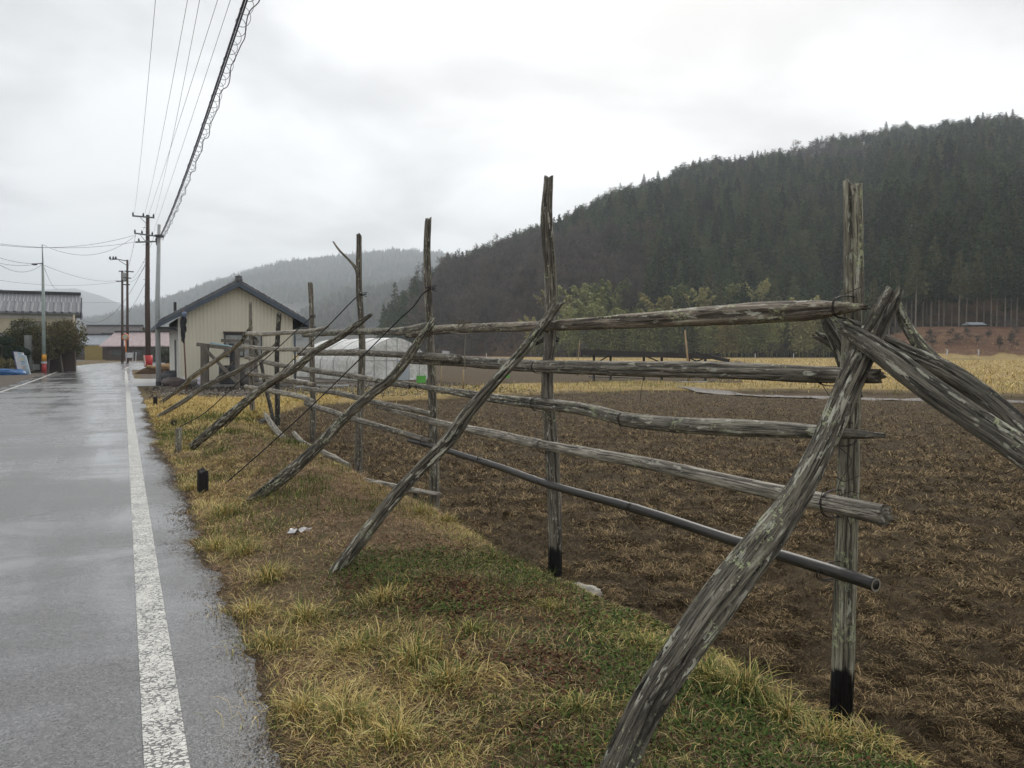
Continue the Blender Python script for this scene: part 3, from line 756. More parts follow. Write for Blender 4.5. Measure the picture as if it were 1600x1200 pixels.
# ================================================================== THE WOODEN RACK FENCE
def catmull(P, n):
    P = np.asarray(P, float)
    if len(P) == 2: P = np.stack([P[0], P[0]*.5+P[1]*.5, P[1]])
    Q = np.vstack([2*P[0]-P[1], P, 2*P[-1]-P[-2]])
    m = len(P)-1; u = np.linspace(0, m, n); i = np.minimum(u.astype(int), m-1); f = (u-i)[:, None]
    a, b_, c, d = Q[i], Q[i+1], Q[i+2], Q[i+3]
    return .5*((2*b_)+(-a+c)*f+(2*a-5*b_+4*c-d)*f**2+(-a+3*b_-3*c+d)*f**3)
def pole(name, pts, rad, mat, parent=None, seed=0, nr=28, seg=.03, grooves=3, gd=.22, lump=.14, ell=1.0, tar=None, end=.35, up=None, jag=.02):
    """a weathered pole: pts world points, rad radii; real relief of long grooves, lumps and broken ends"""
    P = np.array([list(p) for p in pts]); Ltot = np.linalg.norm(np.diff(P, axis=0), axis=1).sum()
    n = max(6, int(Ltot/seg)); c4 = np.column_stack([P, rad]); C = catmull(c4, n); pos = C[:, :3]; rd = np.maximum(C[:, 3], .004)
    v = np.concatenate([[0], np.cumsum(np.linalg.norm(np.diff(pos, axis=0), axis=1))])
    tan = np.gradient(pos, axis=0); tan /= np.linalg.norm(tan, axis=1, keepdims=True)
    ref = np.array(up if up is not None else [RN[0]*-1, RN[1]*-1, 0.15]); S = np.cross(tan, ref)
    S /= np.linalg.norm(S, axis=1, keepdims=True); U = np.cross(S, tan)
    th = np.linspace(0, 2*np.pi, nr, endpoint=False); TH, VV = np.meshgrid(th, v); RDm = rd[:, None]*np.ones_like(TH)
    sd = seed*13+3; r0 = float(np.mean(rd))
    m = 1+lump*2*(fbm(np.cos(TH)*1.2+9, np.sin(TH)*1.2+9, VV*2.2/ max(.5, 1), seed=sd, oct=3)-.5)
    m += .10*2*(fbm(np.cos(TH)*4+19, np.sin(TH)*4+9, VV*3.5, seed=sd+1, oct=3)-.5)
    gro = np.zeros_like(TH); rg = np.random.default_rng(sd)
    for k in range(grooves):
        a0 = [math.pi/2+.5, math.pi/2-.35, rg.uniform(0, 6.28)][min(k, 2)]+rg.uniform(-.2, .2)
        a = a0+.8*(vn(VV*1.1, VV*0+k*7.3, seed=sd+k)-.5)+.25*(vn(VV*7, VV*0, seed=sd+9+k)-.5)
        dth = np.abs((TH-a+np.pi) % (2*np.pi)-np.pi); wd_ = .07+.11*vn(VV*2.3, VV*0+3, seed=sd+30+k)
        pres = ss(.32, .5, vn(VV*.9, VV*0+k*3, seed=sd+40+k))
        g = np.exp(-(dth/wd_)**2)*pres; gro = np.maximum(gro, g)
    m = m-gd*gro*2
    rr_ = RDm*m
    ct, st = np.cos(TH), np.sin(TH)
    p = pos[:, None, :]+S[:, None, :]*(ct*rr_)[..., None]+U[:, None, :]*(st*rr_*ell)[..., None]
    # broken ends
    j0 = (fbm(ct*2+5, st*2+5, VV*0+1, seed=sd+60)-.5)*jag*4
    p[0] += tan[0]*(j0[0])[:, None]; p[-1] += tan[-1]*(j0[-1])[:, None]
    V = p.reshape(-1, 3); I = np.arange(n*nr).reshape(n, nr); I2 = np.roll(I, -1, 1)
    Q = np.stack([I[:-1], I2[:-1], I2[1:], I[1:]], -1).reshape(-1, 4); T = np.concatenate([Q[:, [0, 1, 2]], Q[:, [0, 2, 3]]])
    g0 = rg.uniform(0, 50, 3)
    gc = np.stack([ct*RDm, st*RDm, VV], -1).reshape(-1, 3)+g0
    tr = np.zeros(n*nr) if tar is None else ss(-.008, .008, tar-VV.ravel()+.12*(fbm(TH.ravel()*3, VV.ravel()*6, seed=sd+70, oct=3)-.5))
    grv = gro.ravel()*.9
    for e, sg in ((0, -1), (n-1, 1)):        # inner ring and centre for the end grain
        cc_ = p[e].mean(0); ring = cc_+(p[e]-cc_)*.55+tan[e]*sg*.004; b0 = len(V); V = np.vstack([V, ring, cc_-tan[e]*sg*.006])
        gc = np.vstack([gc, g0+np.stack([np.cos(th)*.4*rd[e], np.sin(th)*.4*rd[e], np.full(nr, v[e]+.3)], -1), g0+[[0, 0, v[e]+.3]]])
        tr = np.append(tr, np.full(nr+1, float(tr[I[e]].mean()))); grv = np.append(grv, np.full(nr+1, end))
        a = I[e]; b_ = np.roll(a, -1); i1 = b0+np.arange(nr); i2 = np.roll(i1, -1); ctr = np.full(nr, b0+nr)
        ts = np.concatenate([np.stack([a, i1, i2], -1), np.stack([a, i2, b_], -1), np.stack([i1, ctr, i2], -1)])
        T = np.vstack([T, ts if e == 0 else ts[:, ::-1]])
    return npmesh(name, V, T, mat, parent, {'gc': ('FLOAT_VECTOR', gc), 'tar': ('FLOAT', tr), 'groove': ('FLOAT', grv)}, smooth=True)

fence = empty('wooden_fence', (0, 0, 0))
tag(fence, 'long weathered grey rail fence of crooked poles wired together beside the bare field', 'fence')
GZP = -.17
POSTS = [  # (px, py, half width in px) bottom to top, base depth taken from the first point
    dict(p=[(1312, 1138, 18), (1318, 1000, 17), (1322, 850, 17), (1326, 700, 16), (1329, 590, 15.5), (1334, 470, 15), (1332, 290, 14)], tar=.62, m='wood_pale_lichen', g=3),
    dict(p=[(867, 914, 10.5), (867, 820, 10.5), (864, 740, 11), (858, 650, 10.5), (855, 590, 9.5), (861, 500, 9.5), (860, 430, 9.5), (854, 350, 9), (857, 278, 7)], tar=.62, m='wood', g=3),
    dict(p=[(679, 796, 8), (678, 700, 7.5), (675, 600, 6.5), (672, 520, 6), (668, 430, 6.2), (667, 390, 5.5), (669, 343, 5)], m='wood', g=2),
    dict(p=[(560, 742, 6.5), (562, 640, 5.8), (566, 540, 5.2), (561, 450, 4.8), (561, 367, 4)], m='wood', g=2),
    dict(p=[(489, 690, 4.8), (489, 620, 4.4), (487, 540, 4.2), (487, 490, 3.6), (485, 443, 3.8)], m='wood', g=2),
    dict(p=[(434, 668, 4.2), (433, 600, 3.8), (433, 550, 3.5), (436, 490, 3.8)], m='wood_dark', g=2),
    dict(p=[(395, 655, 4), (393, 600, 3.8), (392, 540, 3.0), (391, 472, 2.3)], tar=.5, m='wood', g=2),
]
PY_ = []; PT_ = []
for i, d in enumerate(POSTS):
    b0 = G(d['p'][0][0], d['p'][0][1], GZP); Y0 = b0.y; PY_.append(Y0); PT_.append(b0.x*RN[0]+b0.y*RN[1])
    pts = [A(px, py, Y0) for px, py, h in d['p']]; rad = [h*Y0/F for px, py, h in d['p']]
    pts = [pts[0]+Vector((0, 0, -.3))]+pts; rad = [rad[0]]+rad
    near = i < 2
    pole('post', pts, rad, M[d['m']], fence, seed=i+1, nr=56 if near else 28, seg=.014 if near else .03, grooves=d['g'], gd=.11, lump=.07,
         tar=None if 'tar' not in d else d['tar']-.03, jag=.03, up=(0, -1, .01))
def tline(px):      # the fence line's t as a function of picture column, a little in front of the posts
    xs = [p['p'][0][0] for p in POSTS][::-1]; return float(np.interp(px, xs, PT_[::-1]))
def rail(pts, mat, off=-.10, seed=0, seg=.02, nr=36, flip=1, **kw):
    P = []; Rr = []
    for px, py, h in pts:
        q = FP(px, py, tline(px)+off); P.append(q); Rr.append(h*q.y/F)
    return pole('rail', P, Rr, M[mat] if isinstance(mat, str) else mat, fence, seed=seed, seg=seg, nr=nr, up=(-RN[0], -RN[1], .02), **kw)
RAILS = [
    ([(638, 524, 5), (680, 516, 7), (730, 513, 7), (800, 511, 7.5), (857, 509, 8), (950, 504, 10.5), (1060, 497, 13.5), (1180, 489, 17), (1270, 485, 15), (1320, 481, 9), (1350, 480, 4)], 'wood_brown', -.10, 2),
    ([(474, 524, 3), (520, 520, 4.5), (580, 518, 5), (630, 517, 6), (672, 507, 5)], 'wood_lichen', -.10, 2),
    ([(386, 521, 3.2), (410, 522, 3.6), (440, 520, 3.4), (485, 517, 3.4), (512, 511, 2.6)], 'wood_pale', -.16, 1),
    ([(632, 563, 5), (700, 564, 7.5), (760, 567, 9), (857, 573, 10), (950, 576, 11.5), (1100, 578, 13), (1250, 584, 13.5), (1372, 588, 11)], 'wood', -.11, 2),
    ([(468, 552, 4), (520, 551, 5), (560, 551, 5), (620, 554, 5), (660, 556, 5.5), (716, 560, 6.5)], 'wood', -.20, 2),
    ([(380, 541, 3), (420, 545, 3.4), (480, 546, 3.8), (500, 549, 3)], 'wood_pale', -.12, 1),
    ([(630, 598, 3.5), (663, 605, 4.5), (734, 616, 6), (790, 625, 7.5), (857, 632, 9.5), (920, 641, 10), (980, 656, 11), (1060, 664, 12), (1150, 668, 13), (1230, 672, 12.5), (1310, 677, 9), (1382, 681, 4)], 'wood_lichen', -.11, 4),
    ([(384, 558, 2.8), (430, 569, 3.6), (485, 578, 4.4), (560, 589, 4.4), (600, 597, 4.4), (640, 604, 3.6)], 'wood', -.20, 2),
    ([(590, 636, 2.5), (640, 649, 4), (700, 664, 5.5), (780, 680, 7), (857, 697, 8), (1000, 722, 9.5), (1150, 755, 11.5), (1280, 783, 14), (1384, 806, 17)], 'wood_pale', -.11, 1),
    ([(476, 607, 3.5), (527, 614, 4.2), (587, 629, 4.4), (640, 639, 4.4), (674, 647, 4.4)], 'wood', -.17, 1),
    ([(386, 583, 3), (430, 591, 4), (470, 598, 4), (492, 601, 3)], 'wood_brown', -.12, 1),
    ([(384, 604, 3), (420, 610, 3.8), (470, 620, 4), (490, 628, 3.8)], 'wood_pale', -.12, 1),
    ([(478, 630, 4), (520, 644, 4.5), (553, 655, 4.4), (610, 671, 4.4), (672, 690, 4.6)], 'wood', -.11, 2),
]
for i, (pts, mt, off, gr) in enumerate(RAILS):
    big = max(p[2] for p in pts) > 8
    rail(pts, mt, off, seed=20+i, seg=.018 if big else .04, nr=44 if big else 20, grooves=gr, gd=.13 if i != 6 else .24, lump=.07, jag=.02)
# the dark pipe-like lowest rail, smooth, with a hollow end
def smooth_rail(pts, mat, off, name='rail'):
    mb = MB(); P = []; Rr = []
    for px, py, h in pts: q = FP(px, py, tline(px)+off); P.append(q); Rr.append(h*q.y/F)
    C = catmull(np.column_stack([np.array([list(p) for p in P]), Rr]), 120)
    vv = np.linspace(0, 1, 120); r_ = C[:, 3]
    for k in (.17, .31, .33, .46, .6, .62, .76, .9): r_ = r_*(1+.12*np.exp(-((vv-k)/.004)**2))
    mb.tube([Vector(c[:3]) for c in C], list(r_), 24)
    d = Vector(C[-1, :3]-C[-2, :3]).normalized(); e = Vector(C[-1, :3])
    o = mb.build(name, M[mat], fence, smooth=True)
    gcv = np.repeat(np.column_stack([np.zeros(120), np.zeros(120), vv*6]), 24, 0); a = np.tile(np.linspace(0, 6.28, 24, endpoint=False), 120)
    gcv[:, 0] = np.cos(a)*.04; gcv[:, 1] = np.sin(a)*.04
    at = o.data.attributes.new('gc', 'FLOAT_VECTOR', 'POINT'); at.data.foreach_set('vector', gcv.astype(np.float32).ravel())
    m2 = MB(); s = d.cross(Vector((0, 0, 1))).normalized(); u = s.cross(d); k = 20; r1, r2 = r_[-1]*1.04, r_[-1]*.72
    m2.add([e+d*.003+(s*math.cos(6.2832*i/k)+u*math.sin(6.2832*i/k))*r1 for i in range(k)]+[e+d*.003+(s*math.cos(6.2832*i/k)+u*math.sin(6.2832*i/k))*r2 for i in range(k)], [(i, (i+1) % k, (i+1) % k+k, i+k) for i in range(k)])
    m2.build('cut_end', M['wood_pale'], o)
smooth_rail([(638, 688, 3), (679, 698, 4.2), (721, 711, 4.6), (790, 733, 5.4), (857, 757, 6), (1000, 797, 7.3), (1150, 846, 8.6), (1300, 892, 10), (1368, 914, 10.6)], 'bamboo_dark', -.13)

# braces: depth at the top and at the foot
def brace(pts, mat, Yt, Yf, name='brace', seed=0, **kw):
    ys = [p[1] for p in pts]; P = []; Rr = []
    for px, py, h in pts:
        f = (py-ys[0])/(ys[-1]-ys[0]); Yq = Yt+(Yf-Yt)*f; P.append(A(px, py, Yq)); Rr.append(h*Yq/F*(.95 if seed == 50 else .76))
    return pole(name, P, Rr, M[mat], fence, seed=seed, up=(0, -1, .3), **kw)
brace([(1397, 458, 15), (1372, 505, 19), (1345, 560, 20), (1315, 625, 21), (1283, 700, 21), (1243, 775, 23), (1200, 838, 27), (1157, 893, 29), (1112, 952, 31), (1060, 1027, 30), (1010, 1104, 29.5), (966, 1197, 29.5), (920, 1310, 31), (885, 1400, 32)], 'wood_split', 3.60, 2.55, seed=50, nr=84, seg=.009, grooves=6, gd=.20, lump=.11, ell=.75, jag=.05)
brace([(872, 476, 8), (855, 498, 10), (820, 545, 10.5), (770, 600, 11), (735, 640, 13), (700, 688, 14.5), (655, 735, 12.5), (610, 785, 13.5), (560, 848, 14), (515, 905, 12.5)], 'wood_split', 5.80, 5.60, seed=51, nr=52, seg=.014, grooves=4, gd=.15, lump=.08, jag=.03)
brace([(677, 500, 6), (650, 540, 9), (615, 588, 9.5), (575, 620, 9.5), (530, 662, 10), (490, 704, 11), (440, 748, 12), (388, 788, 11)], 'wood_split', 8.7, 8.5, seed=52, nr=40, seg=.02, grooves=4, gd=.16, jag=.03)
brace([(580, 492, 3.5), (557, 508, 6), (527, 529, 6.5), (492, 549, 6.5), (465, 572, 8.5), (440, 587, 8.5), (410, 607, 8), (375, 636, 9), (340, 665, 9.5), (300, 698, 8)], 'wood_split', 11.3, 12.3, seed=53, nr=32, seg=.03, grooves=3, gd=.16, jag=.03)
brace([(436, 533, 3.4), (420, 548, 4), (370, 580, 4.5), (320, 604, 4.6), (285, 628, 4.6), (247, 651, 3.6)], 'wood', 19.2, 19.6, seed=54, nr=20, seg=.05, grooves=2)
brace([(392, 512, 4), (372, 538, 4.6), (330, 568, 4.6), (298, 591, 4.6), (290, 600, 4.4), (250, 630, 3.8)], 'wood', 21.8, 25.5, seed=55, nr=20, seg=.05, grooves=2)
# props on the far side of the far posts
brace([(390, 514, 2.8), (398, 540, 3.2), (408, 568, 3.6), (414, 600, 3.6), (421, 630, 4), (428, 662, 4)], 'wood_dark', 21.9, 21.0, name='prop', seed=56, nr=20, seg=.05, grooves=2)
brace([(402, 530, 3), (384, 520, 3), (378, 533, 2.6)], 'wood_dark', 21.7, 21.7, name='prop', seed=57, nr=16, seg=.05, grooves=1)
brace([(870, 530, 6), (857, 527, 6), (838, 536, 4.5)], 'wood_dark', 6.25, 6.2, name='prop', seed=58, nr=24, seg=.02, grooves=2)
# the side branch of the fourth post
brace([(521, 378, 1.6), (530, 391, 2.2), (545, 406, 2.6), (555, 418, 3.6), (560, 432, 4)], 'wood', PY_[3], PY_[3], name='branch', seed=59, nr=20, seg=.03, grooves=1, gd=.05)
# the two heavy end stays leaning back towards the road end, and their forks
def stay(pts, mat, Ys, seed, **kw):
    mat = 'stay'
    P = [A(px, py, y) for (px, py, h), y in zip(pts, Ys)]; Rr = [h*y/F for (px, py, h), y in zip(pts, Ys)]
    return pole('end_stay', P, Rr, M[mat], fence, seed=seed, up=(0, -1, .3), **kw)
stay([(1318, 512, 10), (1345, 528, 15), (1390, 560, 19), (1450, 605, 20), (1530, 660, 21), (1620, 722, 24), (1760, 830, 34), (1960, 1010, 42), (2180, 1220, 50)], 'wood_split', [3.50, 3.46, 3.37, 3.26, 3.12, 2.95, 2.7, 2.4, 2.1], 60, nr=64, seg=.012, grooves=5, gd=.17, lump=.1, jag=.05)
stay([(1330, 506, 8), (1370, 528, 11), (1430, 557, 13), (1480, 582, 16), (1540, 622, 17), (1620, 690, 20), (1780, 820, 28), (2020, 1030, 36), (2230, 1220, 42)], 'wood_split', [3.60, 3.57, 3.50, 3.42, 3.3, 3.12, 2.85, 2.5, 2.25], 61, nr=56, seg=.012, grooves=4, gd=.15, lump=.1, jag=.04)
stay([(1401, 472, 6), (1412, 500, 7.5), (1430, 530, 9), (1455, 560, 11), (1490, 592, 12)], 'wood', [3.62, 3.6, 3.55, 3.5, 3.42], 62, nr=32, seg=.015, grooves=2, gd=.1)
stay([(1288, 494, 6), (1296, 512, 9), (1308, 535, 11), (1322, 570, 12), (1335, 620, 12)], 'wood_split', [3.95, 3.94, 3.93, 3.92, 3.9], 63, nr=32, seg=.015, grooves=3, gd=.12)
stay([(1276, 524, 6), (1300, 535, 9), (1330, 552, 10)], 'wood_split', [4.0, 3.97, 3.92], 64, nr=28, seg=.015, grooves=3, gd=.12)

# wire lashings round each crossing
def lashing(px, py, off, rx, ry, n=2, tilt=.0, m='wire'):
    """loops round post and rail at the crossing (px,py): rx along the view, ry up-down in metres"""
    mb = MB(); c = FP(px, py, tline(px)+off); ry *= .74; rx *= .86
    for k in range(n):
        pts = []; tl = tilt+random.uniform(-.35, .35); dx = random.uniform(-.012, .012)
        for i in range(22):
            a = 2*math.pi*i/22; ca, sa = math.cos(a), math.sin(a)
            ca = math.copysign(abs(ca)**.8, ca); sa = math.copysign(abs(sa)**.8, sa)
            pts.append(c+Vector((RN[0], RN[1], 0))*(ca*rx)+Vector((0, 0, 1))*(sa*ry)+Vector((-RD[0], -RD[1], 0))*(sa*ry*math.tan(tl)+dx))
        mb.tube(pts, .0022, 6, closed=True)
    pts = [c+Vector((RN[0], RN[1], 0))*-rx*.9+Vector((random.uniform(-.03, .03), 0, random.uniform(-.05, .05)))*j for j in range(3)]
    mb.tube(pts, .0018, 5)
    mb.build('lashing', M[m], fence, smooth=True)
for (px, py, off, rx, ry, n) in [
    (1326, 480, -.04, .11, .07, 3), (1300, 588, -.05, .12, .06, 2), (1316, 678, -.06, .105, .075, 4), (1306, 787, -.06, .11, .085, 3), (1300, 892, -.08, .10, .06, 3),
    (848, 573, -.06, .115, .07, 2), (846, 631, -.06, .115, .075, 2), (857, 697, -.06, .115, .07, 2), (855, 757, -.07, .12, .06, 3), (862, 510, -.05, .10, .06, 1),
    (665, 561, -.12, .11, .07, 2), (703, 563, -.14, .09, .07, 1), (663, 605, -.06, .11, .07, 2), (663, 652, -.08, .10, .07, 2), (668, 690, -.09, .1, .08, 3),
    (560, 551, -.1, .14, .08, 2), (558, 589, -.1, .14, .08, 2), (551, 655, -.07, .11, .08, 2), (588, 629, -.12, .1, .07, 2), (486, 578, -.1, .14, .08, 2), (487, 628, -.07, .11, .09, 3), (640, 519, -.1, .09, .07, 2),
    (484, 602, -.1, .12, .1, 3), (433, 610, -.08, .13, .09, 2), (394, 604, -.08, .13, .09, 2), (393, 583, -.08, .13, .09, 2), (434, 570, -.08, .13, .09, 2),
    (1007, 576, -.1, .05, .055, 2), (976, 656, -.11, .055, .06, 2), (985, 795, -.13, .045, .05, 2), (752, 716, -.13, .04, .045, 3), (590, 632, -.12, .05, .08, 2)]:
    lashing(px, py, off, rx, ry, n)
# loose wires running down the posts
def loose(px0, Yk, pts, r=.0018, m='wire', name='loose_wire'):
    mb = MB(); C = catmull([list(A(px, py, Yk+dy)) for px, py, dy in pts], 40); mb.tube([Vector(c) for c in C], r, 5); mb.build(name, M[m], fence, smooth=True)
loose(0, PY_[0], [(1320, 600, -.09), (1330, 640, -.08), (1308, 690, -.09), (1330, 720, -.09), (1310, 760, -.09), (1322, 800, -.09), (1330, 830, -.09)])
loose(0, PY_[0], [(1306, 745, -.09), (1320, 752, -.09), (1342, 744, -.05)]); loose(0, PY_[0], [(1312, 462, -.08), (1330, 455, -.08), (1346, 448, -.05)])
loose(0, PY_[0], [(1312, 775, -.09), (1330, 768, -.09), (1344, 772, -.05)])
loose(0, PY_[2], [(676, 560, -.1), (668, 600, -.1), (682, 640, -.1), (670, 680, -.1), (676, 700, -.1)], .003)
loose(0, PY_[1], [(862, 545, -.1), (850, 590, -.1), (866, 640, -.1), (856, 690, -.1), (862, 740, -.1)])
loose(0, PY_[1], [(1006, 590, -.6), (1002, 610, -.6), (1000, 630, -.6)], .002)
# guy ropes from the post tops to the ground
def guy(pts, Ya, Yb, r):
    mb = MB(); P = []
    n = len(pts)
    for i, (px, py) in enumerate(pts): P.append(list(A(px, py, Ya+(Yb-Ya)*i/(n-1))))
    C = catmull(P, 60); mb.tube([Vector(c) for c in C], r, 6)
    p0 = Vector(P[0])
    for k in range(3):      # the turns round the post
        c = p0+Vector((0, .08, k*.012)); mb.tube([c+Vector((math.cos(a)*.058, math.sin(a)*.075, math.cos(a)*.02*(k-1))) for a in [i*math.pi/8 for i in range(16)]], r*.55, 5, closed=True)
    mb.build('guy_rope', M['rope'], fence, smooth=True)
guy([(672, 451), (660, 460), (645, 480), (620, 503), (570, 553), (505, 617), (430, 687), (347, 760)], PY_[2]-.1, 9.6, .007)
guy([(565, 461), (553, 468), (510, 512), (460, 560), (420, 600), (352, 667)], PY_[3]-.1, 13.6, .008)
guy([(487, 495), (478, 503), (427, 550), (370, 600), (320, 645), (281, 667)], PY_[4]-.1, 15.5, .009)
# frayed twist of bark on the top rail with a thin twig under it
mb = MB(); c = FP(728, 511, tline(728)-.10)
for k in range(26):
    a = random.uniform(0, 6.28); p = c+Vector((random.uniform(-.07, .07), random.uniform(-.05, .02), .04+random.uniform(-.02, .02)))
    mb.tube([p, p+Vector((random.uniform(-.06, .06), random.uniform(-.03, .03), random.uniform(-.05, .03)))], .004, 4)
mb.build('bark_strip', M['wood_brown'], fence)
mb = MB(); mb.tube([A(728, 520, 7.6), A(726, 550, 7.62), A(727, 577, 7.64)], .006, 6); mb.tube([A(703, 519, 7.6), A(722, 522, 7.6), A(740, 521, 7.6), A(752, 516, 7.6)], .005, 5)
mb.build('twig', M['wood_pale'], fence)

# ---- stakes, logs on the ground, litter
def stake(px, yb, yt, h, mat, z, label, seed, tilt=0):
    b0 = G(px, yb, z); o = pole('stake', [b0+Vector((0, 0, -.15)), b0, A(px+tilt, (yb+yt)/2, b0.y), A(px+tilt*2, yt, b0.y)], [h*b0.y/F]*3+[h*.95*b0.y/F], M[mat], None, seed=seed, nr=28, seg=.02, grooves=2, gd=.1, jag=.03, up=(0, -1, .01))
    tag(o, label, 'stake', 'short stakes in the grass beside the road')
stake(279, 706, 670, 5, 'wood', .02, 'short grey round stake standing upright at the foot of a slanting brace', 70)
stake(317, 768, 736, 8, 'wood_black', .03, 'thick black charred stump of a stake in the tall grass, nearest the road edge', 71)
stake(270, 668, 658, 4, 'wood_black', .02, 'low dark stub poking out of the yellow grass behind the grey stake', 72, 1)
stake(243, 633, 620, 3.2, 'wood_black', .02, 'small black stake at the farthest slanting brace near the shed', 73)
def glog(pts, z, mat, label, seed, zs=None, **kw):
    P = []; Rr = []
    for i, (px, py, h) in enumerate(pts): q = G(px, py, z if zs is None else zs[i]); P.append(q); Rr.append(h*q.y/F)
    return tag(pole('log', P, Rr, M[mat], None, seed=seed, up=(0, -.6, .8), nr=24, seg=.03, **kw), label, 'log')
glog([(415, 648, 3.5), (424, 662, 4.2), (440, 682, 5), (458, 692, 4.2)], .0, 'wood_pale', 'short curved grey log lying in the grass below the far fence posts', 80, zs=[.25, .15, .05, -.02], grooves=3)
glog([(459, 676, 3), (470, 689, 4.2), (486, 700, 5), (505, 708, 5), (522, 715, 4.4), (545, 727, 4)], -.02, 'wood_pale', 'longer crooked grey log lying at the field edge behind the third brace', 81, zs=[.12, .05, 0, -.02, -.04, -.08], grooves=3)
glog([(400, 664, 3.2), (412, 657, 3.6)], .02, 'wood_black', 'small dark log end lying in the grass at the far fence posts', 82, grooves=1)
o = glog([(554, 748, 3.5), (590, 754, 5), (640, 765, 5), (687, 772, 3.2)], .0, 'wood_pale', 'flat split grey pole lying low beside the third fence post', 83, zs=[.0, .02, .04, .06], grooves=4, gd=.2, ell=.7)
mb = MB(); mb.tube([G(646, 788, -.12), A(650, 768, G(646, 788, -.12).y)], .025, 8); mb.build('support', M['wood_dark'], o, smooth=True)
mb = MB(); mb.blob(tuple(ST(6.7, 3.05, -.20)), .17, .10, .07, .4, 4, 24, 14, 2.5); o = mb.build('rock', plain('pale_rock', (.30, .28, .24), .8, .3, 12, .4), smooth=True)
o.location = G(905, 925, -.1)-ST(6.7, 3.05, -.16)+Vector((0, .1, 0)); tag(o, 'pale flat rock half buried at the edge of the field beside the black-footed post', 'rock')
# crumpled plastic scraps
def scrap(px, py, z, sz, m, label, seed):
    rg = np.random.default_rng(seed); c = G(px, py, z); u = np.linspace(-1, 1, 9); UX, UY = np.meshgrid(u, u)
    k = 1+.35*(fbm(UX*1.3+5, UY*1.3+5, seed=seed)-.5)*2
    X_ = UX*sz*k; Y_ = UY*sz*.6*k; Z_ = np.abs(fbm(UX*2.2+3, UY*2.2+9, seed=seed+1)-.5)*sz*1.3
    I = np.arange(81).reshape(9, 9); q = np.stack([I[:-1, :-1], I[:-1, 1:], I[1:, 1:], I[1:, :-1]], -1).reshape(-1, 4)
    V = np.stack([X_.ravel()+c.x, Y_.ravel()+c.y, Z_.ravel()+c.z+.01], -1)
    tag(npmesh('plastic_scrap', V, q, m, smooth=False), label, 'litter')
M['plastic_w'] = plain('thin_white_plastic', (.55, .55, .56), .3, .15, 8, .2)
M['plastic_b'] = plain('thin_black_plastic', (.02, .02, .022), .3, .2, 8, .2)
scrap(468, 833, .06, .09, M['plastic_w'], 'small crumpled piece of pale plastic lying on the dead grass', 5)
scrap(877, 1078, .08, .035, M['plastic_b'], 'small scrap of black plastic lying on the green ground cover', 6)

# ================================================================== GRASS, GROUND COVER, STRAW
def blades(name, x, y, Lg, Wd, tilt, curl, pal, mat=None, zoff=0.0, az=None, seed=0, spread=.25):
    rg = np.random.default_rng(seed); n = len(x); z = gz(x, y)+zoff
    az = rg.uniform(0, 2*np.pi, n) if az is None else az
    d = np.stack([np.cos(az), np.sin(az), np.zeros(n)], -1); sd = np.stack([-np.sin(az), np.cos(az), np.zeros(n)], -1)
    up = np.array([0, 0, 1.0]); B0 = np.stack([x, y, z], -1)
    def dirv(a): return d*np.sin(a)[:, None]+up*np.cos(a)[:, None]
    m1 = B0+dirv(tilt)*(Lg*.45)[:, None]; m2 = m1+dirv(tilt+curl*.6)*(Lg*.3)[:, None]; tp = m2+dirv(tilt+curl)*(Lg*.25)[:, None]
    for q in (m1, m2, tp): q[:, 2] = np.maximum(q[:, 2], z+.003+rg.random(n)*.012)
    W2 = Wd[:, None]*.5
    V = np.stack([B0-sd*W2, B0+sd*W2, m1-sd*W2, m1+sd*W2, m2-sd*W2*.7, m2+sd*W2*.7, tp], 1).reshape(-1, 3)
    I = (np.arange(n)*7)[:, None]; T = np.concatenate([I+np.array([[a, b, c]]) for a, b, c in ((0, 1, 3), (0, 3, 2), (2, 3, 5), (2, 5, 4), (4, 5, 6))])
    pal = np.asarray(pal); 
    c = pal*rg.uniform(1-spread, 1+spread, (n, 1)); c = np.repeat(c, 7, 0); c = np.column_stack([c, np.ones(len(c))])
    return npmesh(name, V, T, mat or M['blade'], attrs={'col': ('FLOAT_COLOR', c)})
STRAW = np.array([(.58, .44, .17), (.68, .54, .24), (.48, .34, .12), (.36, .25, .10), (.54, .45, .20), (.42, .38, .12)])
GREEN = np.array([(.085, .115, .03), (.12, .155, .04), (.16, .185, .06), (.06, .085, .025)])
BROWN = np.array([(.16, .095, .05), (.11, .065, .04), (.22, .13, .07), (.30, .20, .12), (.075, .045, .03)])
def pick(pal, n, rg): return pal[rg.integers(0, len(pal), n)]
def sample_st(n, s0, s1, t0, t1, rg, pw=1.6):
    """points with density falling with distance"""
    u = rg.random(n); s = s0+(s1-s0)*u**pw; t = rg.uniform(t0, t1, n); return s, t
def xy(s, t): return s*RD[0]+t*RN[0], s*RD[1]+t*RN[1]
def roadedge(s): return .56+.30*(fbm(s*1.3, s*0, seed=4, oct=5, gain=.7)-.5)
rg = np.random.default_rng(99)
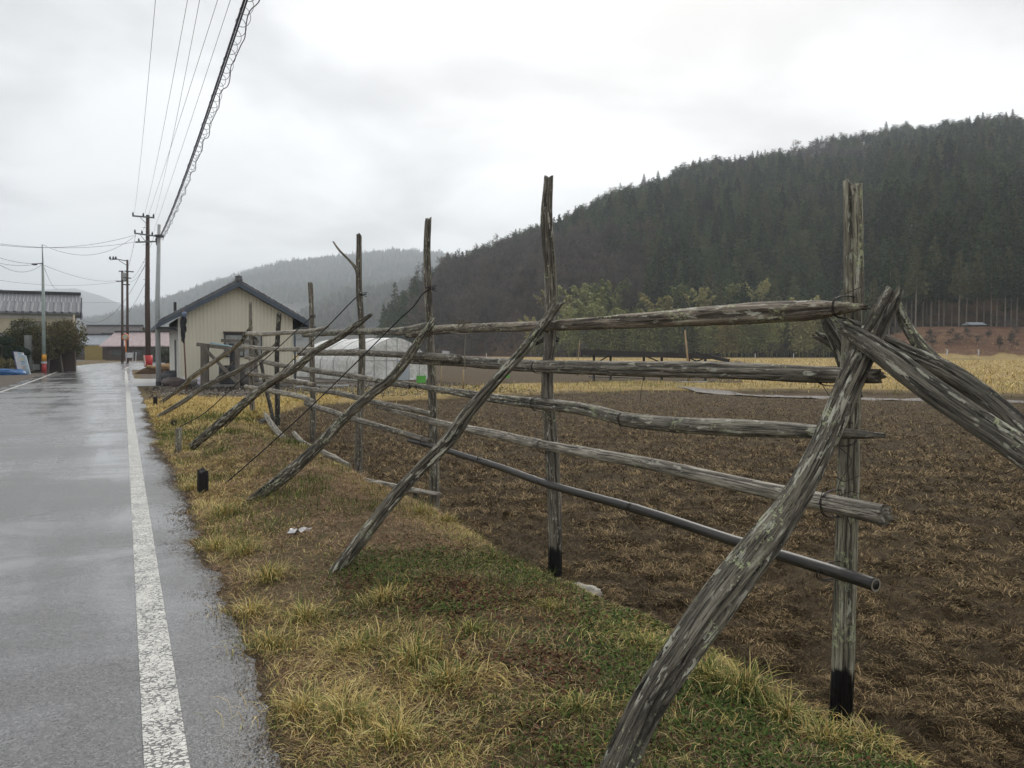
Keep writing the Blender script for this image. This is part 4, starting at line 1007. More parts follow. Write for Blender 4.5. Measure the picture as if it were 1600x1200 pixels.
# dead grass lying on the verge
n = 260000
s, t = sample_st(n, .8, 26, .40, 3.35, rg, 1.9); x, y = xy(s, t)
f1 = fbm(x*1.6, y*1.6, seed=61, oct=3); strawz = ss(.75, 1.0, 1.75-t+1.1*(fbm(x*.7, y*.7, seed=62)-.5)*2)
edge_t = ss(2.2, 2.7, t)
dens = np.clip(.16*ss(.45, .6, f1)+strawz*(.45+.55*ss(.35, .55, f1))+.5*edge_t+.45*ss(6, 9, s)+.07, 0, 1)
dens = dens*(1-.55*ss(5, 6.5, s)*ss(.9, 1.3, t)*(1-ss(1.9, 2.4, t))*(1-ss(8.5, 11, s)))
k = (rg.random(n) < dens) & (t > roadedge(s)+.10*rg.random(n)) & (fieldmask(x, y) < .6)
s, t, x, y = s[k], t[k], x[k], y[k]; n = len(x); dist = np.hypot(x, y); g = np.clip(dist/7, .75, 3)
dead = ss(5.5, 7.5, s+2*(fbm(x, y, seed=66)-.5))*ss(1.3, 1.8, t)*(1-ss(14, 17, s))
col = pick(STRAW, n, rg); ye = (t > 2.2+.3*rg.random(n)) & (rg.random(n) < .7); col[ye] = pick(np.array([(.50, .41, .11), (.44, .38, .10), (.33, .32, .09), (.54, .43, .17)]), ye.sum(), rg); brn = ~ye & (rg.random(n) < (.28+.4*(1-ss(.6, .9, t))*(s < 6)+.45*dead)); col[brn] = pick(BROWN, brn.sum(), rg)*1.15
lv = rg.uniform(.045, .115, n)*np.where(ye, .42+.5*ss(.5, .65, fbm(x*1.7, y*1.7, seed=67)), 1)*(1-.35*dead)*(.8+.5*ss(.45, .6, fbm(x*1.2, y*1.2, seed=63)))
clump = 2*np.pi*fbm(x*2.5, y*2.5, seed=65)*2
az_ = clump+rg.normal(size=n)*.9
blades('dead_grass', x, y, lv*np.sqrt(g), .0032*g*rg.uniform(.6, 1.4, n), rg.uniform(.75, 1.6, n), rg.uniform(.3, 1.3, n), col, az=az_, seed=1)
bpy.data.objects['dead_grass']['kind'] = 'stuff'; bpy.data.objects['dead_grass']['label'] = 'dead yellow grass lying over the strip between the road and the field'; bpy.data.objects['dead_grass']['category'] = 'grass'
# short flat hay and litter over the whole verge
n = 170000
s, t = sample_st(n, .8, 20, .45, 3.3, rg, 1.7); x, y = xy(s, t)
k = (t > roadedge(s)-.02) & (fieldmask(x, y) < .6) & (rg.random(n) < .35+.65*ss(.4, .6, fbm(x*2.4, y*2.4, seed=69))); x, y = x[k], y[k]; n = len(x); g = np.clip(np.hypot(x, y)/7, .7, 3)
hk_ = 1; hayc = pick(np.array([(.30, .22, .13), (.20, .13, .075), (.13, .085, .05), (.40, .31, .19), (.10, .10, .045), (.24, .15, .10), (.46, .36, .20)]), n, rg); zb = ss(4.8, 6.2, stof(x, y)[0])*(1-ss(10, 13, stof(x, y)[0])); zz2 = rg.random(n) < .7*zb; hayc[zz2] = pick(np.array([(.26, .155, .095), (.34, .22, .14), (.19, .10, .06), (.42, .30, .19)]), zz2.sum(), rg)
tag(blades('hay', x, y, rg.uniform(.03, .11, n)*np.sqrt(g), .0028*g*rg.uniform(.6, 1.4, n), rg.uniform(1.15, 1.62, n), rg.uniform(-.2, .5, n), hayc, zoff=.004, seed=11), 'flattened brown hay and litter lying on the verge', 'hay', kind='stuff')
# green blades among it
n = 60000
s, t = sample_st(n, .8, 22, .45, 3.3, rg, 1.8); x, y = xy(s, t); f1 = fbm(x*1.3, y*1.3, seed=71, oct=3)
k = (rg.random(n) < ss(.50, .66, f1)+.05) & (t > roadedge(s)+.02) & (fieldmask(x, y) < .4)
x, y = x[k], y[k]; n = len(x); g = np.clip(np.hypot(x, y)/7, .75, 3)
tag(blades('green_grass', x, y, rg.uniform(.04, .12, n)*np.sqrt(g), .0034*g*rg.uniform(.6, 1.4, n), rg.uniform(.05, .9, n), rg.uniform(.2, 1.1, n), pick(GREEN, n, rg), seed=2), 'short green grass coming up through the dead grass of the verge', 'grass', kind='stuff')
# tufts
TUFTS = [(650, 1040, .20, .6), (560, 1010, .16, .4), (700, 1080, .15, .5), (1165, 1085, .22, .75), (1110, 1060, .16, .6), (1230, 1120, .15, .6), (1370, 1150, .16, .4), (1420, 1165, .14, .3), (1290, 1160, .12, .4),
         (655, 800, .16, .6), (700, 812, .14, .5), (340, 850, .18, .5), (380, 860, .18, .6), (420, 900, .2, .5), (300, 760, .16, .5), (350, 800, .2, .6), (250, 690, .14, .2), (285, 700, .15, .2), (480, 960, .16, .5), (420, 1000, .16, .4), (540, 1120, .2, .5), (620, 1150, .18, .4), (470, 1100, .16, .3), (390, 950, .14, .3), (600, 950, .13, .4), (740, 1010, .1, .8), (900, 1140, .1, .8), (1010, 1010, .1, .8), (860, 960, .09, .7)]
X_, Y_, L_, T_, Cc = [], [], [], [], []
for (px, py, h, gf) in TUFTS:
    c = G(px, py, .04); m = 420; h *= .8; m = 300; a = rg.uniform(0, 6.28, m); r = np.abs(rg.normal(size=m))*.11
    X_.append(c.x+np.cos(a)*r); Y_.append(c.y+np.sin(a)*r*.8); L_.append(h*rg.uniform(.5, 1.35, m)); T_.append(a)
    cg = pick(STRAW, m, rg); q = rg.random(m) < gf*.75; cg[q] = pick(GREEN, q.sum(), rg)*1.15; Cc.append(cg)
x, y, lv, az_ = map(np.concatenate, (X_, Y_, L_, T_)); n = len(x)
tag(blades('grass_tufts', x, y, lv, np.full(n, .0034), np.abs(rg.normal(size=n))*.5+.1, rg.uniform(.5, 2.0, n), np.concatenate(Cc), az=az_+rg.normal(size=n)*.9, seed=3), 'taller arching tufts of yellow and green grass on the verge', 'grass', kind='stuff')
# low ground cover: small leaves
def leaves(name, x, y, size, col, seed, lift=.02):
    rg = np.random.default_rng(seed); n = len(x); z = gz(x, y)+rg.random(n)*lift; az = rg.uniform(0, 6.28, n)
    nx = rg.normal(size=n)*.45; ny = rg.normal(size=n)*.45
    d = np.stack([np.cos(az), np.sin(az), nx], -1); e = np.stack([-np.sin(az), np.cos(az), ny], -1); P = np.stack([x, y, z], -1); q = size[:, None]
    V = np.stack([P-d*q*.5, P+e*q*.4-d*q*.05, P+d*q*.5, P-e*q*.4-d*q*.05], 1).reshape(-1, 3)
    I = (np.arange(n)*4)[:, None]+np.array([[0, 1, 2, 3]])
    c = np.repeat(col*rg.uniform(.6, 1.35, (n, 1)), 4, 0); c = np.column_stack([c, np.ones(len(c))])
    return npmesh(name, V, I, M['blade'], attrs={'col': ('FLOAT_COLOR', c)})
n = 300000
s, t = sample_st(n, .8, 11, 1.0, 3.3, rg, 1.7); x, y = xy(s, t)
f1 = fbm(x*2.2, y*2.2, seed=81, oct=3); f2 = fbm(x*1.4+4, y*1.4, seed=82, oct=3)
k = (rg.random(n) < (.2+.8*ss(.25, .45, f1))*ss(1.0, 1.6, t+.6*(f2-.5))*(1-ss(4.8, 6.4, s))) & (fieldmask(x, y) < .5)
x, y, f1, f2 = x[k], y[k], f1[k], f2[k]; n = len(x)
gsel = rg.random(n) < ss(.40, .62, f2)*.72+.10; col = pick(np.array([(.14, .05, .035), (.10, .045, .03), (.17, .11, .05), (.12, .09, .04), (.08, .05, .035), (.2, .15, .06)]), n, rg)
col[gsel] = pick(np.array([(.06, .105, .025), (.09, .15, .035), (.13, .17, .05), (.05, .08, .025)]), gsel.sum(), rg)
tag(leaves('ground_cover', x, y, rg.uniform(.009, .022, n), col, 4), 'low mat of small green and reddish leaves between the braces and the field', 'ground cover', kind='stuff')
# mud crumbs and litter along the broken edge of the road, gravel by the shed
n = 42000
s, t = sample_st(n, .6, 26, -.05, .42, rg, 1.8); x, y = xy(s, t); o_ = t-.05
re_ = roadedge(s); tt_ = re_+.06-np.abs(rg.normal(size=n))*.085*(.4+1.4*fbm(s*1.1, s*0, seed=55)); x, y = xy(s, tt_); g = np.clip(np.hypot(x, y)/6, .8, 3)
colm = pick(np.array([(.05, .04, .028), (.09, .07, .05), (.16, .12, .075), (.03, .026, .02), (.22, .17, .11)]), n, rg)
mud = leaves('mud', x, y, rg.uniform(.004, .014, n)*g, colm, 12, lift=.008)
import numpy as _n
co = np.empty(len(mud.data.vertices)*3, np.float32); mud.data.vertices.foreach_get('co', co); co = co.reshape(-1, 3); co[:, 2] = np.maximum(co[:, 2], rise(co[:, 1])+.003); mud.data.vertices.foreach_set('co', co.ravel())
tag(mud, 'dark mud crumbs and bits of straw along the right edge of the wet road', 'mud', kind='stuff')
n = 16000
s = rg.uniform(29, 42, n); t = rg.uniform(.8, 16, n); x, y = xy(s, t); k = (fieldmask(x, y) < .3) & ~((s > 40.5) & (t < 9)); x, y = x[k], y[k]; n = len(x)
tag(leaves('gravel', x, y, rg.uniform(.02, .09, n), pick(np.array([(.06, .05, .04), (.12, .10, .08), (.22, .19, .16), (.05, .035, .025), (.34, .31, .27), (.10, .09, .04)]), n, rg), 13), 'grey brown stony soil with scattered stones in front of the shed', 'gravel', kind='stuff')
# straw and clods on the ploughed field
n = 800000
rr2 = np.exp(rg.uniform(math.log(2.6), math.log(36), n)); aa = rg.uniform(R(-27), R(40), n); x = rr2*np.sin(aa); y = rr2*np.cos(aa)
f1 = fbm(x*3.2, y*3.2, seed=91, oct=3, gain=.6)
k = (fieldmask(x, y) > .5) & (rg.random(n) < ss(.34, .56, f1)*.85+.15)
x, y, f1 = x[k], y[k], f1[k]; n = len(x); g = np.clip(np.hypot(x, y)/6, .55, 2.4)
col = pick(np.array([(.13, .09, .045), (.18, .125, .062), (.085, .058, .03), (.23, .165, .085), (.05, .034, .017), (.29, .215, .115), (.06, .04, .02), (.10, .07, .033), (.03, .021, .012)]), n, rg)*(.7+.7*ss(.4, .65, f1))[:, None]
az_ = 2*np.pi*2*vn(x*5, y*5, seed=95)+rg.normal(size=n)*.8
tag(blades('straw', x, y, rg.uniform(.018, .085, n)*g**.7, .0042*g*rg.uniform(.4, 1.4, n), rg.uniform(.75, 1.55, n), rg.uniform(.2, 1.0, n), col, az=az_, zoff=.006, seed=5), 'brown straw and stubble strewn over the dark ploughed field', 'straw', kind='stuff')
n = 45000
x = rg.uniform(-14, 34, n); y = rg.uniform(19, 46, n); px = pxof(x, y)
k = (y > ynear(px)-.3) & (y < yfar(px)+rg.normal(size=n)*.8) & (px > 400) & (px < 1700)
x, y = x[k], y[k]; n = len(x); col = pick(STRAW, n, rg); q = rg.random(n) < .3*(fbm(x*.5, y*.5, seed=3) > .5)+.08; col[q] = pick(GREEN, q.sum(), rg)
tag(blades('bank_grass', x, y, rg.uniform(.12, .3, n), np.full(n, .014), rg.uniform(.1, 1.2, n), rg.uniform(.3, 1.2, n), col, seed=6), 'strip of yellow grass along the far edge of the ploughed field', 'grass', kind='stuff')
n = 30000
s, t = sample_st(n, 18, 30, .6, 8, rg, 1.0); x, y = xy(s, t); k = (t < 3.3+(s-18)*.35) & (fieldmask(x, y) < .5); x, y = x[k], y[k]; n = len(x)
tag(blades('yellow_turf', x, y, rg.uniform(.07, .16, n), np.full(n, .011), rg.uniform(.2, 1.3, n), rg.uniform(.3, 1.2, n), pick(STRAW[:3], n, rg), seed=7), 'short yellow grass near the shed at the far end of the verge', 'grass', kind='stuff')
n = 26000
a = rg.uniform(R(-6), R(40), n); d_ = rg.uniform(40, 150, n); x = d_*np.sin(a); y = d_*np.cos(a); px = pxof(x, y); k = ((px > 1120) & (y > yfar(px)+1)) | (y > 118); x, y = x[k], y[k]; n = len(x)
tag(blades('meadow_grass', x, y, rg.uniform(.15, .35, n), np.full(n, .05), rg.uniform(.2, 1.3, n), rg.uniform(.3, 1.2, n), pick(STRAW[:3], n, rg)*.95, seed=8), 'golden dry meadow grass between the fields and the hill', 'grass', kind='stuff')

# ================================================================== SHED AND WHAT STANDS ROUND IT
def rib_mat(name, c, pitch, axis=0, rough=.5, depth=.02, dirt=.15):
    b = NB(name); o = b.obj(); sp = b.n('ShaderNodeSeparateXYZ'); b.set(sp.inputs[0], o)
    w_ = b.math('SINE', b.math('MULTIPLY', sp.outputs[axis], 2*math.pi/pitch))
    n = b.noise(b.mapv(o, (1, 1, .15)), 2.2, 5, .6)
    col = b.mix(b.rng(n, .35, .7, 0, 1), c, tuple(x*(1-dirt*2) for x in c))
    col = b.mix(b.rng(w_, .6, 1.0, 0, .22), col, tuple(x*.65 for x in c))
    b.bump(w_, .8, depth); return b.fin(col, rough)
M['siding'] = rib_mat('beige_ribbed_siding', (.63, .59, .47), .17, 0, .5, .010, .03)
M['tile'] = rib_mat('grey_roof_tiles', (.13, .135, .145), .27, 0, .45, .05)
M['tile_y'] = rib_mat('grey_roof_tiles_rows', (.15, .15, .16), .27, 1, .45, .05)
M['tile_plain'] = plain('smooth_grey_tiles', (.15, .155, .165), .5, .2, 8, .3)
M['barge'] = plain('blue_grey_paint', (.055, .075, .10), .4, .15, 4, .1)
M['white_wall'] = plain('white_plaster', (.62, .60, .55), .8, .12, 2, .1)
M['cream_wall'] = plain('cream_plaster', (.55, .49, .35), .8, .12, 1.5, .1)
M['grey_metal'] = plain('galvanised_metal', (.36, .38, .38), .45, .15, 4, .05)
M['pole_wood'] = plain('dark_brown_pole', (.07, .045, .035), .8, .3, 6, .3, stretch=(1, 1, .1))
M['glass'] = plain('dim_window_glass', (.05, .055, .055), .12, .3, 1, 0)
M['vinyl'] = None
shed = empty('shed', tuple(G(283, 606, 0)), RROT); sz = rise(shed.location.y)*1.0; shed.location.z = 0
tag(shed, 'beige ribbed metal shed with a grey tiled gable roof and dark blue edges', 'shed')
W_, D_, HE, HA = 5.2, 8.0, 3.38, 4.92
mb = MB(); mb.prism([(0, 0, .35), (W_, 0, .35), (W_, 0, HE), (W_/2, 0, HA-.08), (0, 0, HE)], (0, .12, 0))
mb.box(W_-.12, W_, .12, D_, .35, HE); mb.box(0, W_, D_, D_+.1, .35, HE); mb.build('front_wall', M['siding'], shed)
mb = MB(); mb.box(-.02, W_+.02, -.03, D_+.1, -.3, .35); mb.build('foundation', M['concrete'], shed)
mb = MB(); mb.box(-.10, -.0, .02, 1.5, .1, HE-.1); mb.box(-.10, 0, 3.2, D_, .1, HE-.1); mb.box(-.1, 0, 1.5, 3.2, 2.3, HE-.1); mb.build('side_wall', M['white_wall'], shed)
mb = MB(); mb.box(-.09, -.03, 1.5, 3.2, .1, 2.3); mb.build('door', M['dark'], shed)
sl = (HA-HE)/(W_/2+.0)
def roofslab(x0, z0, x1, z1, th, y0, y1): return [(x0, y0, z0), (x1, y0, z1), (x1, y0, z1+th), (x0, y0, z0+th)], (0, y1-y0, 0)
roof = MB(); ov = .95
for sgn in (0, 1):
    xs = (-ov, W_/2) if sgn == 0 else (W_+ov, W_/2); za = HE-sl*ov*.72+.02; zb = HA+.12
    p, o_ = roofslab(xs[0], za, xs[1], zb, .09, -.42, D_+.4); roof.prism(p if sgn == 0 else p[::-1], o_)
ro = roof.build('roof', M['tile_y'], shed)
brg = MB()
for sgn in (0, 1):
    xs = (-ov-.04, W_/2) if sgn == 0 else (W_+ov+.04, W_/2); za = HE-sl*ov*.72-.17; zb = HA-.10
    p, o_ = roofslab(xs[0], za, xs[1], zb, .215, -.50, -.425); brg.prism(p if sgn == 0 else p[::-1], o_)
brg.box(-ov-.10, -ov-.02, -.5, D_+.4, za, za+.17); brg.box(W_+ov+.02, W_+ov+.10, -.5, D_+.4, za, za+.17); brg.build('bargeboard', M['barge'], ro)
sof = MB()
for sgn in (0, 1):
    xs = (-ov, -.12) if sgn == 0 else (W_+ov, W_+.12); sof.box(min(xs), max(xs), -.42, D_+.4, za+.02, za+.05)
sof.build('soffit', M['dark'], ro)
# roll tiles along the verge and the ridge with its ornament
rt = MB()
for sgn in (0, 1):
    for i in range(15):
        f0, f1 = i/15, (i+1)/15; xa = (-ov if sgn == 0 else W_+ov); zz0 = HE-sl*ov*.72+.14
        p0 = Vector((xa+(W_/2-xa)*f0, -.36, zz0+(HA+.23-zz0)*f0)); p1 = Vector((xa+(W_/2-xa)*f1, -.36, zz0+(HA+.23-zz0)*f1))
        rt.tube([p0, p0.lerp(p1, .15), p1], [.075, .062, .05], 8)
rt.tube([(W_/2, -.40, HA+.27), (W_/2, D_+.4, HA+.27)], .10, 8); rt.box(W_/2-.14, W_/2+.14, -.38, D_+.38, HA+.15, HA+.24)
rt.build('ridge_tiles', M['tile'], ro)
orn = MB(); orn.box(W_/2-.17, W_/2+.17, -.47, -.40, HA+.14, HA+.30); orn.tube([(W_/2, -.5, HA+.30), (W_/2, -.2, HA+.30)], .12, 14)
for i in range(3): orn.tube([(W_/2-.11+.11*i, -.5, HA+.40-.03*abs(i-1)), (W_/2-.11+.11*i, -.3, HA+.40-.03*abs(i-1))], .05, 10)
orn.build('ridge_ornament', M['tile'], ro)
win = MB(); fx = 1.95; win.box(fx, fx+1.75, -.06, .0, 1.45, 2.62); wo = win.build('window', M['dark'], shed)
g_ = MB(); g_.box(fx+.06, fx+.85, -.075, -.062, 1.52, 2.5); g_.box(fx+.91, fx+1.69, -.075, -.062, 1.52, 2.5); g_.build('pane', plain('faded_sheet', (.26, .27, .26), .4, .3, 3, .1), wo)
fr = MB(); fr.box(fx-.04, fx+1.79, -.14, -.0, 2.60, 2.68); fr.build('frame', M['pole_wood'], wo)
dp = MB(); dp.tube([(-ov-.06, .3, za+.02), (-.5, .15, HE-.55), (-.06, .08, HE-.7), (-.06, .06, .1)], .045, 8); dp.build('downpipe', M['barge'], shed, smooth=True)
dp = MB(); dp.tube([(W_+ov+.06, -.3, za+.02), (W_+.8, -.2, HE-.52), (W_+.08, -.06, HE-.72), (W_+.08, -.06, .1)], .045, 8); dp.build('downpipe', M['barge'], shed, smooth=True)
ch = MB(); ch.tube([(-.1, 2.0, 3.6), (-.1, 2.0, 4.15)], .07, 8); ch.build('vent_pipe', M['dark'], ro)

def AP(px, py, Y): return tuple(A(px, py, Y))
# drying frame of beams in front of the shed
fr_ = empty('drying_frame', AP(340, 606, 35.5)); loc = fr_.location.copy()
tag(fr_, 'small grey timber frame with crossed braces standing in front of the shed window', 'frame')
def part_beam(name, a, b, w_, h_, mat, root, Y1, Y2=None):
    mb = MB(); mb.beam(Vector(A(*a, Y1))-root.location, Vector(A(*b, Y2 or Y1))-root.location, w_, h_); return mb.build(name, mat, root)
gw = M['grey_beam'] = plain('grey_timber', (.13, .115, .095), .85, .4, 9, .4, stretch=(1, 1, .3))
part_beam('top_beam', (308, 538), (382, 547), .16, .16, gw, fr_, 35.5)
part_beam('top_beam', (346, 532), (404, 534), .14, .14, gw, fr_, 37.5)
for a, b in (((317, 540), (317, 606)), ((323, 541), (323, 604)), ((371, 546), (371, 606))): part_beam('post', a, b, .16, .16, gw, fr_, 35.4)
part_beam('post', (399, 536), (400, 603), .15, .15, gw, fr_, 37.4)
part_beam('brace', (320, 545), (371, 598), .12, .12, gw, fr_, 35.2); part_beam('brace', (371, 560), (326, 604), .08, .08, gw, fr_, 35.7)
part_beam('blue_board', (330, 536), (372, 543), .5, .04, plain('weathered_blue_board', (.20, .36, .42), .6, .2, 3), fr_, 35.9)
st_ = empty('oil_drum', AP(356, 600, 36.5)); tag(st_, 'black drum stove with a thick flue pipe standing under the timber frame', 'stove')
mb = MB(); mb.tube([(0, 0, 0), (0, 0, .05), (0, 0, .8), (0, 0, .85)], [.36, .38, .38, .36], 20)
for z in (.28, .56): mb.tube([(math.cos(a)*.385, math.sin(a)*.385, z) for a in [i*math.pi/10 for i in range(20)]], .015, 5, closed=True)
mb.build('drum', M['dark'], st_, smooth=False)
mb = MB(); mb.tube([(.22, 0, .8), (.22, 0, 1.75)], .12, 12); mb.tube([(.22, 0, 1.72), (.22, 0, 1.85)], .15, 12); mb.build('flue', M['dark'], st_)
def sack(name, px, py, Y, rx, ry, rz, m, label, cat, seed):
    c = A(px, py, Y); mb = MB(); mb.blob((0, 0, rz*.8), rx, ry, rz, .35, seed, 22, 14, 2.2, zmin=-.05); o = mb.build(name, m, smooth=True); o.location = c; return tag(o, label, cat)
sack('sack', 272, 606, 37.3, .55, .4, .28, plain('brown_tarp_cloth', (.075, .055, .05), .6, .3, 6, .4), 'dark brown covered bundle on the ground at the shed corner', 'bundle', 1)
sack('sack', 285, 602, 37.9, .32, .3, .22, M['plastic_w'], 'white plastic sack on the ground between the brown bundle and the shed', 'sack', 2)
sack('sack', 300, 601, 37.6, .35, .25, .16, plain('grey_sack', (.22, .21, .2), .7, .3, 6, .3), 'grey sack lying under the farthest slanting brace by the shed', 'sack', 3)
sack('sack', 317, 602, 36.4, .25, .2, .24, plain('pale_lilac_plastic', (.52, .48, .56), .4, .2, 6, .3), 'pale lilac plastic bag at the foot of the timber frame posts', 'bag', 4)
sack('rubble_pile', 383, 601, 37, .6, .5, .5, plain('grey_rubble', (.12, .11, .10), .9, .4, 7, .6), 'grey heap of stones right of the black drum stove', 'heap', 5)
sack('rubble_pile', 270, 599, 39.5, .7, .4, .35, M['dark'], 'black covered heap behind the brown bundle at the shed corner', 'heap', 6)
bd = MB(); bd.beam((0, 0, 0), (3.6, .6, .06), .3, .10); o = bd.build('plank', gw); o.location = AP(390, 600, 34.5); tag(o, 'long grey plank lying on the ground in front of the shed', 'plank')
bd = MB(); bd.beam((0, 0, 0), (2.2, .9, .02), .25, .05); bd.beam((.3, .5, .03), (2.0, -.1, .05), .18, .04); o = bd.build('board_pile', M['grey_metal']); o.location = AP(462, 604, 36); tag(o, 'loose pale boards lying on the soil between shed and greenhouse', 'boards')
# stick with black cloth
sk = empty('scarecrow', AP(292, 618, 32.5)); tag(sk, 'tall thin pole draped with black rags leaning in front of the shed corner', 'scarecrow')
mb = MB(); mb.tube([(0, 0, -.1), Vector(A(289, 560, 32.5))-sk.location, Vector(A(285, 483, 32.5))-sk.location], .03, 7); mb.build('stick', plain('red_brown_stick', (.12, .06, .045), .7, .3, 9), sk, smooth=True)
mb = MB(); a0 = Vector(A(287, 490, 32.4))-sk.location; a1 = Vector(A(286, 538, 32.4))-sk.location
for k in range(7):
    n_ = 8; pts = []
    for i in range(n_+1):
        f = i/n_; pts.append(a0.lerp(a1, f*(.75+.04*k))+Vector((math.sin(f*5+k*1.7)*.05+random.uniform(-.03, .03), math.cos(k*1.3+f*3)*.07, 0)))
    mb.tube(pts, [.015+.032*math.sin(math.pi*min(1, i/n_*.9+.1)) for i in range(n_+1)], 8)
mb.build('rags', plain('black_rags', (.012, .012, .016), .7, .4, 9, .4), sk, smooth=True)
mb = MB(); mb.blob(tuple(Vector(A(288, 492, 32.35))-sk.location), .10, .09, .12, .3, 5); mb.build('blue_bag', plain('pale_blue_bag', (.10, .14, .22), .5, .3, 9), sk, smooth=True)
# earth mound with cut logs between the driveways
mc = A(247, 588, 58); mm = MB(); mm.blob((0, 0, -.15), 1.6, 1.5, .85, .25, 9, 40, 20, 2, zmin=-.4); o = mm.build('mound', M['hill'], smooth=True); o.location = mc; o['kind'] = 'structure'; o['label'] = 'low brown earth mound beside the junction'
for i in range(9):
    a = Vector((random.uniform(-.2, 1.3), random.uniform(-.9, -.1), .55+random.uniform(0, .35))); an = random.uniform(-.5, .5)
    mb = MB(); dx = Vector((math.cos(an), math.sin(an), random.uniform(-.2, .2)))*random.uniform(.4, .9); mb.tube([a-dx, a+dx], random.uniform(.07, .13), 9); o = mb.build('firewood', plain('cut_wood_%d' % i, (.30+.02*i, .20, .10), .8, .3, 5) if i < 2 else bpy.data.materials['cut_wood_%d' % (i % 2)]); o.location = mc
    tag(o, 'short cut firewood log dumped on the brown mound by the junction', 'log', 'firewood logs on the mound')
for i in range(4):
    mb = MB(); mb.blob((0, 0, 0), .2, .15, .13, .3, 20+i); o = mb.build('rock', M['white_wall']); o.location = mc+Vector((-1.5+.22*i, -1.2, .0)); tag(o, 'small pale stone at the left foot of the brown mound', 'rock', 'pale stones at the foot of the mound')

# ---- greenhouse tunnel
def vinyl():
    b = NB('cloudy_vinyl'); o = b.obj()
    n = b.noise(b.mapv(o, (1, 1, 1)), 2.5, 6, .65, 1.2); n2 = b.noise(o, .7, 3)
    col = b.mix(b.rng(n, .35, .65), (.52, .52, .49), (.80, .80, .78)); col = b.mix(b.rng(n2, .4, .7, 0, .3), col, (.58, .55, .47))
    b.bump(n, .7, .12); return b.fin(col, .3, 0, .5)
M['vinyl'] = vinyl()
c_near = G(565, 598, -.02); c_far = G(669, 597, -.02); c_far = Vector((A(669, 597, c_near.y+2.6).x, c_near.y+2.6, -.02))
gd_ = (c_far-c_near); gwid = gd_.length; gx = gd_.normalized(); gy = Vector((-gx.y, gx.x, 0))
gh = empty('greenhouse', tuple(c_near), math.atan2(gx.y, gx.x)); tag(gh, 'long low plastic covered tunnel greenhouse beyond the fence, right of the shed', 'greenhouse')
gl = 9.5; prof = []
for i in range(25):
    f = i/24; xx = gwid*f; zz_ = 2.62*(1-abs(2*f-1)**2.3)**.62 if 0 < f < 1 else 0
    prof.append((xx, max(zz_, 0)))
prof = [(0, 0), (0.0, 1.25), (gwid*.06, 1.62), (gwid*.16, 1.97), (gwid*.28, 2.28), (gwid*.4, 2.48), (gwid*.5, 2.56), (gwid*.6, 2.48), (gwid*.72, 2.28), (gwid*.84, 1.97), (gwid*.94, 1.62), (gwid, 1.25), (gwid, 0)]
mb = MB(); nn = 40
vs = []; fs = []
for j in range(nn+1):
    for k, (xx, zz_) in enumerate(prof):
        ins = .035*math.sin(j/nn*gl/1.8*2*math.pi)*(1 if 0 < k < 12 else 0)
        vs.append((xx+(ins if xx < gwid/2 else -ins), j/nn*gl, zz_-.4*ins))
m_ = len(prof)
for j in range(nn):
    for k in range(m_-1): fs.append((j*m_+k, j*m_+k+1, (j+1)*m_+k+1, (j+1)*m_+k))
mb.add(vs, fs); mb.build('cover', M['vinyl'], gh, smooth=True)
mb = MB(); mb.prism([(x, -.01, z) for x, z in prof], (0, .02, 0)); mb.build('end_wall', M['vinyl'], gh)
mb = MB()
for j in range(6): mb.tube([(x, gl*j/5, z+.012) for x, z in prof], .018, 6)
mb.build('hoops', M['grey_metal'], gh)
mb = MB()
for f in (.18, .36, .52, .70, .86):
    h = float(np.interp(gwid*f, [p[0] for p in prof[1:12]], [p[1] for p in prof[1:12]])); mb.tube([(gwid*f, -.04, 0), (gwid*f, -.04, h)], .018, 6)
mb.tube([(0, -.04, 1.25), (gwid, -.04, 1.25)], .018, 6); mb.tube([(gwid*.06, -.04, 1.64), (gwid*.94, -.04, 1.64)], .014, 6); mb.build('end_frame', M['grey_metal'], gh)
mb = MB(); mb.box(gwid*.52, gwid*.70, -.035, -.015, .05, 1.22); mb.build('door', plain('pale_blue_vinyl', (.40, .44, .47), .4, .15, 2), gh)
M['green_crate'] = plain('green_plastic', (.10, .42, .05), .45, .15, 3)
def crate(px, py, Y, label, sc=1):
    c = A(px, py, Y); r_ = empty('crate', tuple(c), .3); r_.scale = (sc,)*3; tag(r_, label, 'crate')
    mb = MB(); mb.box(-.22, .22, -.16, -.14, 0, .40); mb.box(-.22, .22, .14, .16, 0, .40); mb.box(-.22, -.2, -.14, .14, 0, .40); mb.box(.2, .22, -.14, .14, 0, .40); mb.box(-.2, .2, -.14, .14, 0, .02)
    mb.box(-.24, .24, -.18, -.162, .34, .41); mb.build('body', M['green_crate'], r_)
    mb = MB(); mb.tube([(-.2, 0, .4), (-.15, 0, .5), (.15, 0, .5), (.2, 0, .4)], .012, 6); mb.build('handle', M['green_crate'], r_)
crate(658, 599, 42.0, 'bright green plastic crate standing by the end wall of the greenhouse')
crate(790, 590, 44.0, 'small green plastic crate far out on the brown field behind the second brace', .8)

